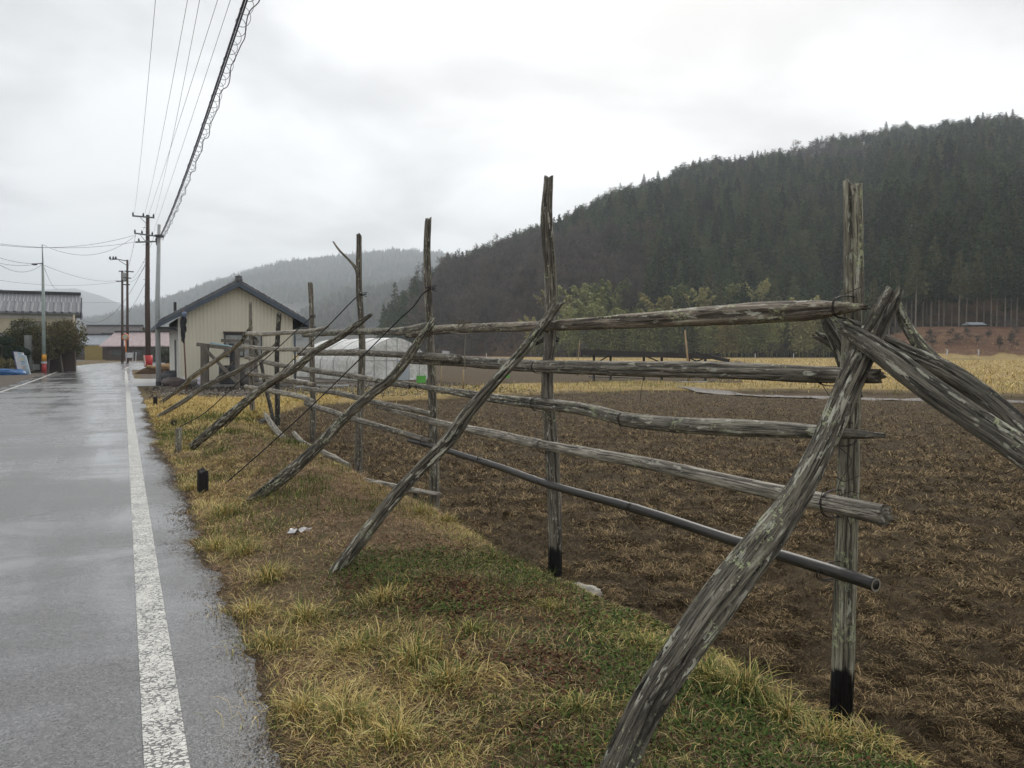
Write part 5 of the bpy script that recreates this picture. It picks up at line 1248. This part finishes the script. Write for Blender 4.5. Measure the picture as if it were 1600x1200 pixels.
# ---- long raised timber platform out on the field
pf = empty('timber_platform', AP(1020, 590, 46)); tag(pf, 'long dark timber platform on trestle legs far out on the field', 'platform')
M['black_beam'] = plain('blackened_timber', (.035, .032, .03), .8, .4, 6, .4)
part_beam('deck', (908, 550), (1108, 557), 1.1, .30, M['black_beam'], pf, 46, 45)
part_beam('beam', (922, 552), (1110, 559), .12, .14, M['black_beam'], pf, 45.6, 44.6)
part_beam('loose_board', (1098, 555), (1140, 564), .5, .2, M['black_beam'], pf, 45, 44.6)
for px in (928, 954, 1006, 1034, 1076, 1102):
    part_beam('leg', (px, 553+(px-908)/200*6), (px, 597), .12, .12, M['black_beam'], pf, 45.7)
for a, b in (((953, 555), (934, 566)), ((1008, 556), (1034, 567)), ((1078, 560), (1098, 568)), ((1100, 560), (1080, 568)), ((934, 566), (920, 575))): part_beam('brace', a, b, .07, .07, M['black_beam'], pf, 45.5)
mb = MB(); mb.beam(A(1040, 599, 43), A(1112, 600, 43), .6, .08); mb.beam(A(1060, 597, 43.5), A(1105, 597, 43.4), .4, .07); tag(mb.build('board_pile', M['grey_metal']), 'pale boards stacked low on the ground below the dark timber platform', 'boards')
mb = MB(); mb.beam(A(920, 588, 50), A(1010, 591, 49), .3, .06); tag(mb.build('plank', gw), 'thin pale plank lying on the field in front of the timber platform', 'plank')
def cane(px, yb, yt, Y, r, label, lean=0):
    mb = MB(); mb.tube([A(px, yb, Y), A(px+lean*.4, (yb+yt)/2, Y), A(px+lean, yt, Y)], [r, r*.9, r*.7], 7); tag(mb.build('cane', M['wood_pale'] if False else plain('cane_%d' % px, (.36, .25, .13), .6, .2, 9), smooth=True), label, 'stake')
cane(1077, 603, 516, 44, .06, 'upright pale bamboo cane rising past the right end of the timber platform', -7)
cane(724, 610, 577, 25, .03, 'thin brown cane stuck in the soil below the frayed bark strip')
cane(690, 612, 570, 27, .02, 'thin pale cane beside the third fence post, nearer the greenhouse')
cane(902, 588, 530, 30, .018, 'very thin dark cane just right of the second fence post', 4)
mb = MB(); mb.beam(A(690, 560, 6.5+2), A(704, 559, 8.5), .05, .03); mb.tube([A(696, 559, 8.5), A(696, 551, 8.5)], .02, 8); mb.beam(A(691, 550, 8.5), A(702, 551, 8.5), .05, .03); o = mb.build('bracket', M['plastic_w']); o.parent = fence

# ================================================================== STREET POLES, WIRES
def ring(mb, p, r0, r1, h): mb.tube([p, p+Vector((0, 0, h*.3)), p+Vector((0, 0, h))], [r0, r1, r0*.6], 8)
# tall dark utility pole
PW = A(232, 574, 70)
up_ = empty('utility_pole', tuple(PW)); tag(up_, 'tall dark brown utility pole with two crossarms and a red sleeve at its foot', 'utility pole')
def rel(px, py, Y, root): return Vector(A(px, py, Y))-root.location
mb = MB(); mb.tube([(0, 0, -.5), (0, 0, 6), rel(231, 336, 70, up_)], [.24, .21, .15], 14); mb.build('pole', M['pole_wood'], up_, smooth=True)
def crossarm(root, Y, a, b, pins, brace=None, dy=.25):
    mb = MB(); mb.beam(rel(*a, Y, root)-Vector((0, dy, 0)), rel(*b, Y, root)-Vector((0, dy, 0)), .11, .12)
    if brace: mb.beam(rel(*brace[0], Y, root)-Vector((0, dy+.06, 0)), rel(*brace[1], Y, root)-Vector((0, dy+.06, 0)), .05, .04)
    o = mb.build('crossarm', M['barge'] if False else plain('dull_steel', (.11, .12, .12), .5, .3, 4) if 'dull_steel' not in bpy.data.materials else bpy.data.materials['dull_steel'], root)
    for px in pins:
        f = (px-a[0])/(b[0]-a[0]); p = rel(px, a[1]+(b[1]-a[1])*f, Y, root)-Vector((0, dy, 0)); m2 = MB(); ring(m2, p+Vector((0, 0, .06)), .05, .09, .28); m2.build('insulator', M['dark'], o)
crossarm(up_, 70, (209, 338), (243, 341), (210, 226, 242), ((222, 341), (230, 349)))
crossarm(up_, 70, (212, 365), (248, 370), (213, 224, 240), ((222, 368), (230, 378)))
crossarm(up_, 70, (214, 379), (247, 378), (219, 246))
mb = MB(); mb.tube([rel(232, 573, 70, up_), rel(232, 555, 70, up_)], [.34, .33], 14); mb.build('sleeve', plain('red_sleeve', (.55, .03, .03), .5, .15, 3), up_, smooth=True)
mb = MB()
for i in range(14): z = 2.4+i*.75; mb.tube([(-.32 if i % 2 else .32, 0, z), (0, 0, z)], .015, 5)
mb.build('step_bolts', M['dark'], up_)
# grey steel pole carrying the cable
PG = A(248, 606, 38.2)
gp = empty('cable_pole', tuple(PG)); tag(gp, 'slender grey steel pole with a black foot carrying the cable beside the road', 'pole')
mb = MB(); mb.tube([(0, 0, -.3), (0, 0, 4), rel(249, 351, 38.2, gp)], [.125, .11, .085], 14); mb.build('pole', M['grey_metal'], gp, smooth=True)
mb = MB(); mb.tube([(0, 0, -.05), (0, 0, .3)], .135, 14); mb.build('foot_band', M['dark'], gp)
mb = MB(); mb.box(-.14, .14, -.14, .14, 0, .12); o = mb.build('clamp', M['dark'], gp); o.location = rel(249, 371, 38.2, gp)
mb = MB(); mb.tube([(0, 0, 0), (0, 0, .35)], .07, 8); o = mb.build('clamp', M['dark'], gp); o.location = rel(246, 383, 38.2, gp)
# cable bundle with spiral ties
def hang(p, q, sag, n=60): return [Vector(p).lerp(Vector(q), i/n)-Vector((0, 0, sag*4*(i/n)*(1-i/n))) for i in range(n+1)]
ca = Vector(A(250, 369, 38.1)); cdir = Vector((.4364, -.8998, 0)); cb = ca+cdir*46; cb.z = ca.z+.1
# choose sag so that the cable leaves the picture at the right place
pc = hang(ca, cb, .62, 260)
mb = MB(); mb.tube(pc, .019, 6); mb.tube([p+Vector((0, 0, -.05))+Vector((.9, .43, 0))*.02 for p in pc], .014, 5)
cabl = mb.build('overhead_cable', M['cable'], smooth=True); tag(cabl, 'thick dark overhead cable wrapped in spiral ties running above the verge', 'cable')
mb = MB(); pts = []
for i in range(2600):
    f = i/2600*260; j = min(int(f), 259); p = pc[j].lerp(pc[j+1], f-j); d_ = i/2600*46.; a = d_/.42*2*math.pi; rr0 = .085+.02*math.sin(d_*3.1)
    pts.append(p+Vector((.9, .436, 0))*(math.cos(a)*rr0*.9+.05)+Vector((0, 0, math.sin(a)*rr0-.07)))
mb.tube(pts, .0045, 4); mb.build('spiral_tie', M['cable'], cabl, smooth=True)
mb = MB(); pts = [p+Vector((.9, .436, 0))*(.10+.03*math.sin(i*.6))+Vector((0, 0, -.17-.04*math.sin(i*.9))) for i, p in enumerate(pc)]
mb.tube(pts, .008, 5); mb.build('lower_cable', M['cable'], cabl, smooth=True)
# five power lines
def wire(p, q, sag, r, label, group=None, n=40):
    mb = MB(); mb.tube(hang(p, q, sag, n), r, 5); return tag(mb.build('power_line', M['cable'], smooth=True), label, 'wire', group)
for px, py, ex in ((210, 332, 243), (226, 334, 293), (242, 336, 312), (224, 360, 340), (240, 362, 360)):
    a_ = Vector(A(px, py, 69.7)); e = Vector(A(ex, 0, 23.5)); z_ = min(e.z, a_.z-.3)
    q = a_+(e-a_)*2.15; q.z = a_.z
    # sag so that the wire passes through the point seen at the top edge of the picture
    f = 1/2.15; sg = max(.1, (a_.z-e.z)/(4*f*(1-f)))
    wire(a_, q, sg, .0075, 'thin power line running from the tall dark pole high above the road', 'power lines above the road', 80)
# two poles beyond with their arms
def farpole(px, yb, yt, Y, h, label, arms=(), m=None, name='utility_pole', extra=None):
    r_ = empty(name, tuple(A(px, yb, Y))); tag(r_, label, 'utility pole'); mb = MB(); mb.tube([(0, 0, -.5), rel(px, yt, Y, r_)], [h, h*.7], 10); mb.build('pole', m or M['pole_wood'], r_, smooth=True)
    for a, b in arms: mb = MB(); mb.beam(rel(*a, Y, r_)-Vector((0, .2, 0)), rel(*b, Y, r_)-Vector((0, .2, 0)), .12, .12); mb.build('crossarm', M['dark'], r_)
    return r_
fp1 = farpole(191, 562, 423, 98, .17, 'dark far pole carrying a transformer can, left one of the far pair', [((183, 440), (201, 439)), ((187, 424), (194, 424))])
mb = MB(); p = rel(195, 432, 98, fp1); mb.tube([p-Vector((0, 0, .45)), p+Vector((0, 0, .4)), p+Vector((0, 0, .5))], [.26, .28, .1], 12); mb.build('transformer', M['grey_metal'], fp1)
fp2 = farpole(199, 562, 406, 96, .17, 'far pole with a long bracket arm at its top, right one of the far pair', [((196, 424), (210, 425)), ((194, 445), (204, 445)), ((194, 434), (206, 435))])
mb = MB(); mb.beam(rel(200, 408, 96, fp2), rel(183, 405, 96, fp2), .1, .1); mb.beam(rel(183, 405, 96, fp2), rel(172, 406, 96, fp2), .08, .08); mb.beam(rel(197, 414, 96, fp2), rel(186, 407, 96, fp2), .06, .06); mb.build('bracket_arm', M['dark'], fp2)
for px in (172, 177, 181): mb = MB(); ring(mb, rel(px, 405, 96, fp2), .08, .14, .35); mb.build('insulator', M['dark'], fp2)
farpole(117, 560, 460, 85, .13, 'dark pole standing right behind the corner of the tiled house', [((108, 464), (118, 462))])
farpole(110, 560, 459, 88, .12, 'short dark pole top showing above the ridge of the tiled house', [((95, 459), (111, 463))])
# left street pole with lamp arm, coloured bands
lp = empty('street_pole', tuple(A(69, 583, 60))); tag(lp, 'slim pale green street pole with orange and red bands and a small lamp arm', 'street lamp')
mb = MB(); mb.tube([(0, 0, -.3), rel(67, 414, 60, lp)], [.15, .09], 12); mb.tube([rel(67, 416, 60, lp), rel(66, 382, 60, lp)], [.05, .035], 8); mb.build('pole', plain('pale_green_steel', (.25, .30, .28), .5, .15, 4), lp, smooth=True)
for y0, y1, c in ((554, 564, (.62, .28, .02)), (567, 583, (.45, .05, .05))):
    mb = MB(); mb.tube([rel(69, y1, 60, lp), rel(69, y0, 60, lp)], .165, 12); mb.build('band', plain('band_%d' % y0, c, .5, .2, 9), lp, smooth=True)
mb = MB(); mb.tube([rel(69, 568, 60, lp), rel(69, 565, 60, lp)], .2, 12); mb.build('band', M['plastic_w'], lp)
mb = MB(); mb.tube([rel(66, 412, 60, lp), rel(57, 412, 60, lp)], .03, 6); mb.build('lamp_arm', M['dark'], lp)
mb = MB(); mb.blob(tuple(rel(54, 413, 60, lp)), .22, .12, .08, .05, 1); mb.build('lamp_head', M['dark'], lp, smooth=True)
# distant wires
LINES = [((0, 383, 60), (212, 367, 70), .55), ((66, 382, 60), (212, 368, 70), 1.2), ((0, 403, 50), (66, 411, 60), .15), ((0, 414, 50), (66, 413, 60), .5), ((-40, 399, 50), (55, 413, 60), .3), ((68, 415, 60), (90, 451, 90), .5), ((68, 414, 60), (185, 438, 98), .5),
         ((0, 438, 80), (185, 440, 98), .5), ((0, 452, 80), (118, 470, 85), .3), ((118, 473, 85), (191, 473, 98), .0), ((118, 492, 85), (228, 410, 72), 2.6), ((118, 497, 85), (228, 440, 72), 2.9), ((201, 440, 98), (229, 411, 72), .5), ((0, 381, 60), (212, 378, 70), .4), ((212, 366, 70), (196, 424, 98), .6), ((242, 366, 70), (206, 435, 98), .6)]
for a, b_, sg in LINES: wire(A(*a), A(*b_), sg, .014, 'thin dark wire strung between the poles and houses at the far end of the road', 'wires among the houses', 24)
# red marker, mirror, barrier, roadside board
mr = empty('traffic_mirror', tuple(A(197, 562, 92))); tag(mr, 'round orange rimmed traffic mirror at the bend of the road', 'traffic mirror')
mb = MB(); mb.tube([(0, 0, 0), (0, 0, 2.6)], .06, 8); mb.build('pole', plain('orange_paint', (.7, .2, .03), .5, .1, 3), mr, smooth=True)
mb = MB(); mb.tube([(0, -.04, 2.6), (0, -.12, 2.6)], [.40, .38], 24); mb.build('rim', bpy.data.materials['orange_paint'], mr)
mb = MB(); mb.tube([(0, -.122, 2.6), (0, -.16, 2.6)], [.30, .26], 24); mb.build('mirror', plain('mirror_face', (.3, .3, .25), .15, .1, 2, 0, metal=1), mr)
ba = empty('barrier', tuple(A(203, 567, 86))); tag(ba, 'small white folding sign board with a blank face standing at the bend', 'barrier')
mb = MB(); mb.box(-.45, .35, -.03, .03, .55, 1.1); mb.build('panel', M['plastic_w'], ba)
for x in (-.4, .3, .62): mb = MB(); mb.beam((x, 0, 0), (x+.06, 0, 1.15), .06, .06); mb.build('leg', M['plastic_w'], ba)
po = MB(); po.beam(A(227, 571, 69), A(225, 555, 69), .1, .1); tag(po.build('guide_post', plain('pink_white', (.6, .4, .36), .5, .1, 3)), 'thin leaning pale red post beside the red pole sleeve', 'post')
sb = empty('notice_board', tuple(A(34, 588, 56))); tag(sb, 'large leaning white board with faded blue and yellow print beside the dirt verge', 'sign board')
def srel(px, py, y=56): return rel(px, py, y, sb)
pl = MB(); q4 = [srel(21, 550), srel(35, 551), srel(47, 585), srel(29, 588)]; pl.prism(q4, (0, .12, 0)); pl.build('board', M['plastic_w'], sb)
pl = MB(); pl.prism([srel(34, 554, 55.85), srel(40, 556, 55.85), srel(47, 585, 55.85), srel(41, 586, 55.85)], (0, .1, 0)); pl.build('board', plain('print_board', (.42, .5, .55), .5, .15, 3), sb)
pl = MB(); pl.prism([srel(20, 549.5), srel(21.5, 550), srel(29.5, 588), srel(28, 588)], (0, .5, 0)); pl.build('frame', plain('purple_frame', (.08, .07, .3), .5, .1, 3), sb)
rs = random.Random(4)
for k in range(12):
    f = k/11; x0 = 24+f*10+rs.uniform(0, 3); y0 = 553+f*28; col = rs.choice([(.12, .35, .5), (.6, .5, .2), (.2, .45, .6), (.5, .3, .2)])
    pl = MB(); a_ = srel(x0+3, y0, 55.8); pl.box(a_.x, a_.x+rs.uniform(.08, .28), a_.y-.01, a_.y, a_.z, a_.z+.06); pl.build('print', plain('print_%d' % k, col, .5, .1, 3), sb)
mo = empty('stone_monument', tuple(A(45, 576, 60))); tag(mo, 'tall grey square stone pillar on a low stone base in front of the bushes', 'monument')
stn = plain('grey_stone', (.20, .21, .20), .8, .2, 8, .3)
mb = MB(); mb.box(-.19, .19, -.19, .19, .3, 2.5); mb.build('pillar', stn, mo, bevel=.02)
mb = MB(); mb.box(-.25, .6, -.4, .4, -.1, .32); mb.build('base', stn, mo, bevel=.03)
tp = MB(); tp.blob((0, 0, .1), 1.6, .8, .42, .4, 3, 30, 14, 3, zmin=-.1); o = tp.build('tarpaulin', plain('blue_tarpaulin', (.02, .10, .26), .4, .3, 3, .6), smooth=True); o.location = A(3, 587, 55); tag(o, 'crumpled bright blue tarpaulin heaped on the ground at the left edge', 'tarpaulin')

# ================================================================== HOUSES
def house(name, label, c, rz, w_, d_, he, hr, wall, roofm, ov=.5, ridge='x', base=0, wins=(), low=None):
    """gable house; origin at the centre of its front wall; ridge along its width ('x') or depth ('y')"""
    h = empty(name, tuple(c), rz); tag(h, label, 'house')
    mb = MB(); X0, X1 = -w_/2, w_/2
    if ridge == 'x': mb.prism([(X0, 0, base), (X0, d_, base), (X0, d_, he), (X0, d_/2, hr-.1), (X0, 0, he)], (w_, 0, 0))
    else: mb.prism([(X0, 0, base), (X1, 0, base), (X1, 0, he), (0, 0, hr-.1), (X0, 0, he)], (0, d_, 0))
    mb.build('wall', wall, h); rf = MB()
    if ridge == 'x':
        k = (hr-he)/(d_/2)
        rf.prism([(X0-ov, -ov, he-k*ov), (X0-ov, d_/2, hr), (X0-ov, d_/2, hr+.16), (X0-ov, -ov, he-k*ov+.16)], (w_+2*ov, 0, 0))
        rf.prism([(X0-ov, d_/2, hr), (X0-ov, d_+ov, he-k*ov), (X0-ov, d_+ov, he-k*ov+.16), (X0-ov, d_/2, hr+.16)], (w_+2*ov, 0, 0))
    else:
        k = (hr-he)/(w_/2)
        rf.prism([(X0-ov, -ov, he-k*ov), (0, -ov, hr), (0, -ov, hr+.16), (X0-ov, -ov, he-k*ov+.16)], (0, d_+2*ov, 0))
        rf.prism([(0, -ov, hr), (X1+ov, -ov, he-k*ov), (X1+ov, -ov, he-k*ov+.16), (0, -ov, hr+.16)], (0, d_+2*ov, 0))
    r_ = rf.build('roof', roofm, h)
    rg_ = MB()
    if ridge == 'x': rg_.box(X0-ov, X1+ov, d_/2-.15, d_/2+.15, hr+.12, hr+.38)
    else: rg_.box(-.15, .15, -ov, d_+ov, hr+.12, hr+.34)
    rg_.build('ridge', M['dark'], r_)
    for (x0, x1, z0, z1) in wins:
        m2 = MB(); m2.box(x0, x1, -.05, .0, z0, z1); wn = m2.build('window', M['pole_wood'], h); m3 = MB(); m3.box(x0+.06, x1-.06, -.07, -.052, z0+.06, z1-.06); m3.build('pane', M['glass'] if z1 < 3 else plain('shoji_pane_%d' % int(x0*10+100), (.3, .28, .24), .4, .1, 2), wn)
    return h, r_
M['rust_roof'] = rib_mat('pale_pink_metal_roof', (.50, .38, .38), .45, 0, .4, .03)
M['grey_roof'] = rib_mat('brown_grey_roof', (.13, .115, .11), .45, 0, .5, .03)
M['light_roof'] = rib_mat('light_grey_metal_roof', (.34, .37, .40), .45, 0, .4, .03)
M['brown_wall'] = plain('dark_board_wall', (.07, .05, .04), .8, .3, 4, .3, stretch=(4, 4, 1))
M['ochre_wall'] = plain('ochre_wall', (.30, .22, .10), .8, .25, 2, .1)
# big tiled house on the left
h1, r1_ = house('house', 'two storey cream house with a grey tiled roof behind the garden trees on the left', (A(115, 580, 64).x-7.3*math.cos(.47), 64-7.3*math.sin(.47), .2), .47, 14.6, 6.5, 4.75, 6.15, M['cream_wall'], M['tile_plain'], .55, 'x', wins=[(3.1, 5.5, 3.1, 3.95), (6.0, 6.9, 3.1, 3.95)])
mb = MB(); mb.box(-7.32, 7.32, -.04, -.0, 4.2, 4.72); mb.build('white_band', M['white_wall'], h1)
mb = MB(); mb.prism([(-7.3, -1.1, 2.5), (-7.3, .0, 2.95), (-7.3, 0, 3.05), (-7.3, -1.1, 2.6)], (10.2, 0, 0)); mb.build('lower_roof', M['tile'], h1)
mb = MB(); mb.box(7.85, 7.95, -.5, 3.3, 4.35, 4.7); mb.prism([(7.86, -.56, 4.5), (7.86, 3.25, 6.1), (7.86, 3.25, 5.5), (7.86, -.56, 4.1)], (.08, 0, 0)); mb.build('gable_board', plain('dark_slate_paint', (.04, .04, .07), .5, .2, 4), r1_)
rt = MB()
for i in range(30): x = -7.7+i*.53; rt.tube([(x, -.60, 4.66), (x, 1.45, 5.54)], .10, 6)
for i in range(60): x = -7.8+i*.264; rt.tube([(x, 1.45, 5.53), (x, 3.2, 6.29)], .05, 5)
rt.build('tile_rows', plain('light_grey_tiles', (.17, .175, .19), .45, .25, 5, .2), r1_)
house('house', 'long low house with a brown grey roof at the far end of the road', (A(168, 560, 150).x, 150, .9), .05, 9.6, 7, 3.6, 5.9, M['white_wall'], M['grey_roof'], .5, 'x')
house('house', 'small house with a gable end and light grey roof left of the pink roofed building', (A(163, 562, 136).x, 136, .75), -.15, 7.0, 6, 2.6, 4.1, M['ochre_wall'], M['light_roof'], .5, 'y', wins=[(-.6, .5, 2.5, 3.1), (-3, -1.6, .9, 1.9)])
house('house', 'lean-to with a light metal roof on the left of the gabled ochre house', (A(140, 562, 131).x, 131, .7), 0, 5.2, 5, 2.5, 3.9, M['brown_wall'], M['light_roof'], .4, 'x', wins=[(-1.6, -.2, .6, 1.6)])
h5, r5 = house('house', 'low brown building with a wide pale pink metal roof beyond the junction', (A(217, 565, 118).x, 118, .65), -.10, 10.4, 7, 2.3, 4.1, M['brown_wall'], M['rust_roof'], .6, 'x', wins=[(-4.2, -2.2, .6, 1.6), (-.8, .6, .6, 1.6), (2.2, 3.4, .6, 1.6)])
mb = MB(); mb.box(-1.4, 1.4, 0, .1, 0, 2.3); o = mb.build('shutter', plain('yellow_shutter', (.27, .20, .05), .6, .15, 3)); o.location = (A(146, 562, 128.5).x, 128.5, .65); tag(o, 'dull yellow sheet wall between the low houses at the end of the road', 'fence')
mb = MB(); mb.box(-3, 3, 0, .2, -.3, 1.9); o = mb.build('wall', plain('dark_block_wall', (.07, .07, .065), .9, .3, 4, .2)); o.location = (A(262, 575, 100).x, 100, .55); tag(o, 'dark block wall between the pink roofed building and the beige shed', 'wall')
mb = MB(); mb.box(-1.6, 1.6, 0, .18, -.3, 1.7); o = mb.build('wall', M['brown_wall']); o.location = (A(90, 582, 63).x, 62.6, .15); tag(o, 'dark low board wall under the brown garden tree', 'wall')
mb = MB(); mb.box(-.25, .25, 0, .3, -.3, 1.9); o = mb.build('gatepost', plain('pale_yellow_post', (.50, .52, .28), .7, .15, 3)); o.location = (A(110, 578, 66).x, 66, .2); tag(o, 'pale yellow green gatepost at the edge of the garden hedge', 'gatepost')

# garden trees and trimmed bushes
def bush_mesh(name, R_, H_, mats, seed, n=5200, leaf=.13, lobes=7, flat=.9, zc=None):
    rg = np.random.default_rng(seed); P = []
    for k in range(lobes):
        a = rg.uniform(0, 6.28); rr0 = R_*rg.uniform(.15, .62); c = np.array([math.cos(a)*rr0, math.sin(a)*rr0, H_*rg.uniform(.35, .82)]); ra = R_*rg.uniform(.3, .55)
        m = n//lobes; d = rg.normal(size=(m, 3)); d /= np.linalg.norm(d, axis=1, keepdims=True); P.append(c+d*ra*rg.uniform(.6, 1.08, (m, 1))*np.array([1, 1, flat]))
    P = np.concatenate(P); P = P[P[:, 2] > .02]; D = rg.normal(size=P.shape); V, T = tris_sprays(P, D, rg.uniform(leaf*.6, leaf*1.4, len(P)), rg)
    mb = MB()
    for k in range(5): a = rg.uniform(0, 6.28); mb.tube([(0, 0, -.3), (math.cos(a)*R_*.15, math.sin(a)*R_*.15, H_*.3), (math.cos(a)*R_*.45, math.sin(a)*R_*.45, H_*.7)], [.10, .07, .03], 6)
    tv = np.array(mb.v); tt = np.array([f for f in mb.f if len(f) == 4])
    return V, T, tv, tt
def bush(px, py, Y, R_, H_, crown, label, cat, seed, name='garden_tree', **kw):
    V, T, tv, tt = bush_mesh(name, R_, H_, None, seed, **kw); r_ = empty(name, tuple(A(px, py, Y))); tag(r_, label, cat)
    npmesh('trunk', tv, tt, M['bark'], r_); npmesh('crown', V, T, crown, r_)
M['garden_green'] = crownmat('garden_foliage', (.028, .036, .015), (.085, .09, .035)); M['garden_brown'] = crownmat('russet_foliage', (.05, .045, .02), (.15, .13, .06)); M['pine_green'] = crownmat('trimmed_pine', (.016, .032, .018), (.055, .08, .04))
bush(38, 578, 61.5, 1.7, 4.0, M['garden_green'], 'broad green garden tree in front of the cream wall, left of the street pole', 'tree', 1, lobes=9)
bush(98, 577, 62, 2.1, 4.4, M['garden_brown'], 'large russet and green garden tree right of the street pole', 'tree', 2, n=7000, lobes=11)
bush(112, 574, 64, 1.5, 3.0, M['garden_green'], 'lower green bush at the right end of the garden', 'bush', 8, name='bush', lobes=8)
bush(74, 578, 61, 1.1, 2.6, M['garden_brown'], 'bare brown shrub behind the street pole', 'shrub', 3, name='bush', n=2600)
bush(4, 572, 59, 1.5, 2.4, M['pine_green'], 'dark clipped pine in rounded layers at the left edge', 'tree', 4, name='clipped_pine', flat=.45, lobes=6, leaf=.09, n=6500)
bush(26, 573, 59, 1.1, 1.5, M['pine_green'], 'low dark clipped bush behind the leaning white board', 'bush', 5, name='bush', flat=.7, leaf=.09)
bush(8, 582, 57, 1.1, .8, M['garden_brown'], 'low rust coloured bush behind the blue tarpaulin', 'bush', 6, name='bush', n=2600)
bush(262, 578, 88, 1.5, 2.4, M['garden_green'], 'small dark bush between the block wall and the shed', 'bush', 7, name='bush', n=2600)
# small white posts along the foot of the bank and a pale roof up on it
for px in (1433, 1480, 1529, 760, 1180, 1240):
    p = A(px, 546 if px > 1300 else 549, 118 if px > 1300 else 160); p.z = zat(p.x, p.y)
    mb = MB(); mb.box(-.07, .07, -.07, .07, -.2, .9); o = mb.build('marker_post', M['plastic_w']); o.location = p; tag(o, 'small white marker post standing at the foot of the wooded hill', 'post', 'white marker posts at the foot of the hill')
hut = empty('hut', (A(1528, 512, 141).x, 141, zat(A(1528, 512, 141).x, 141)), .1); tag(hut, 'small pale blue roofed hut up on the red brown bank under the cedars', 'hut')
mb = MB(); mb.box(-1.3, 1.3, 0, 2, -.5, .4); mb.build('wall', M['brown_wall'], hut); mb = MB(); mb.prism([(-1.5, -.3, .4), (-1.5, 1, .9), (-1.5, 2.3, .4)], (3, 0, 0)); mb.build('roof', plain('pale_blue_roof', (.38, .42, .45), .4, .1, 3), hut)

# ================================================================== HAZE
hz = NB('haze'); hz.t.nodes.remove(hz.p); v_ = hz.n('ShaderNodeVolumePrincipled'); v_.inputs['Color'].default_value = (.86, .93, 1, 1); v_.inputs['Density'].default_value = .00035; v_.inputs['Anisotropy'].default_value = .2
hz.t.links.new(v_.outputs[0], hz.o.inputs['Volume'])
mb = MB(); mb.box(-7000, 7000, -300, 4700, -3, 420); o = mb.build('haze', hz.m); o['kind'] = 'stuff'; o['label'] = 'thin grey mist hanging in the valley air'; o['category'] = 'haze'

# ---- cedars along the foot of the hill on the right, and low shrubs on the bank
tp_ = conifer(140, 17, .45, 2.6, 1.2)
t_me = npmesh('trunk', *tp_[0], plain('pale_cedar_trunk', (.20, .17, .14), .85, .3, 3, .3, stretch=(1, 1, .2)), link_it=False).data; c_me = npmesh('crown', *tp_[1], M['cedar'], link_it=False).data
for i in range(46):
    px = 1345+i*11+rng.uniform(-4, 4); y = 141+rng.uniform(0, 9)+(4 if i % 2 else 0); x = (px-800)/F*y
    o = link(bpy.data.objects.new('cedar', None)); o.location = (x, y, zat(x, y)-.1); k_ = rng.uniform(.66, .86); o.scale = (k_*.9, k_*.9, k_); o.rotation_euler = (0, 0, rng.uniform(0, 6))
    link(bpy.data.objects.new('trunk', t_me), o); link(bpy.data.objects.new('crown', c_me), o)
    tag(o, 'cedar with a pale bare trunk in the front row above the red brown bank', 'tree', 'front row of cedars above the bank')
for i in range(60):
    px = rng.uniform(1335, 1850); y = rng.uniform(119, 138); x = (px-800)/F*y
    o = link(bpy.data.objects.new('shrub', B_ME[i % 3])); o.location = (x, y, zat(x, y)-.2); o.scale = (.20, .20, .10+.08*rng.random()); o.rotation_euler = (0, 0, rng.uniform(0, 6))
    tag(o, 'low bare twiggy shrub growing on the red brown bank', 'shrub', 'bare shrubs on the bank')
for i in range(34):
    px = rng.uniform(690, 1330); b_, r_, e_ = hill_params(px); y = float(b_)-rng.uniform(2, 12); x = (px-800)/F*y
    o = link(bpy.data.objects.new('shrub', B_ME[i % 3])); o.location = (x, y, zat(x, y)-.2); o.scale = (.3, .3, .2+.12*rng.random()); o.rotation_euler = (0, 0, rng.uniform(0, 6))
    tag(o, 'bare brown shrub at the edge of the meadow below the wooded hill', 'shrub', 'bare shrubs along the meadow edge')
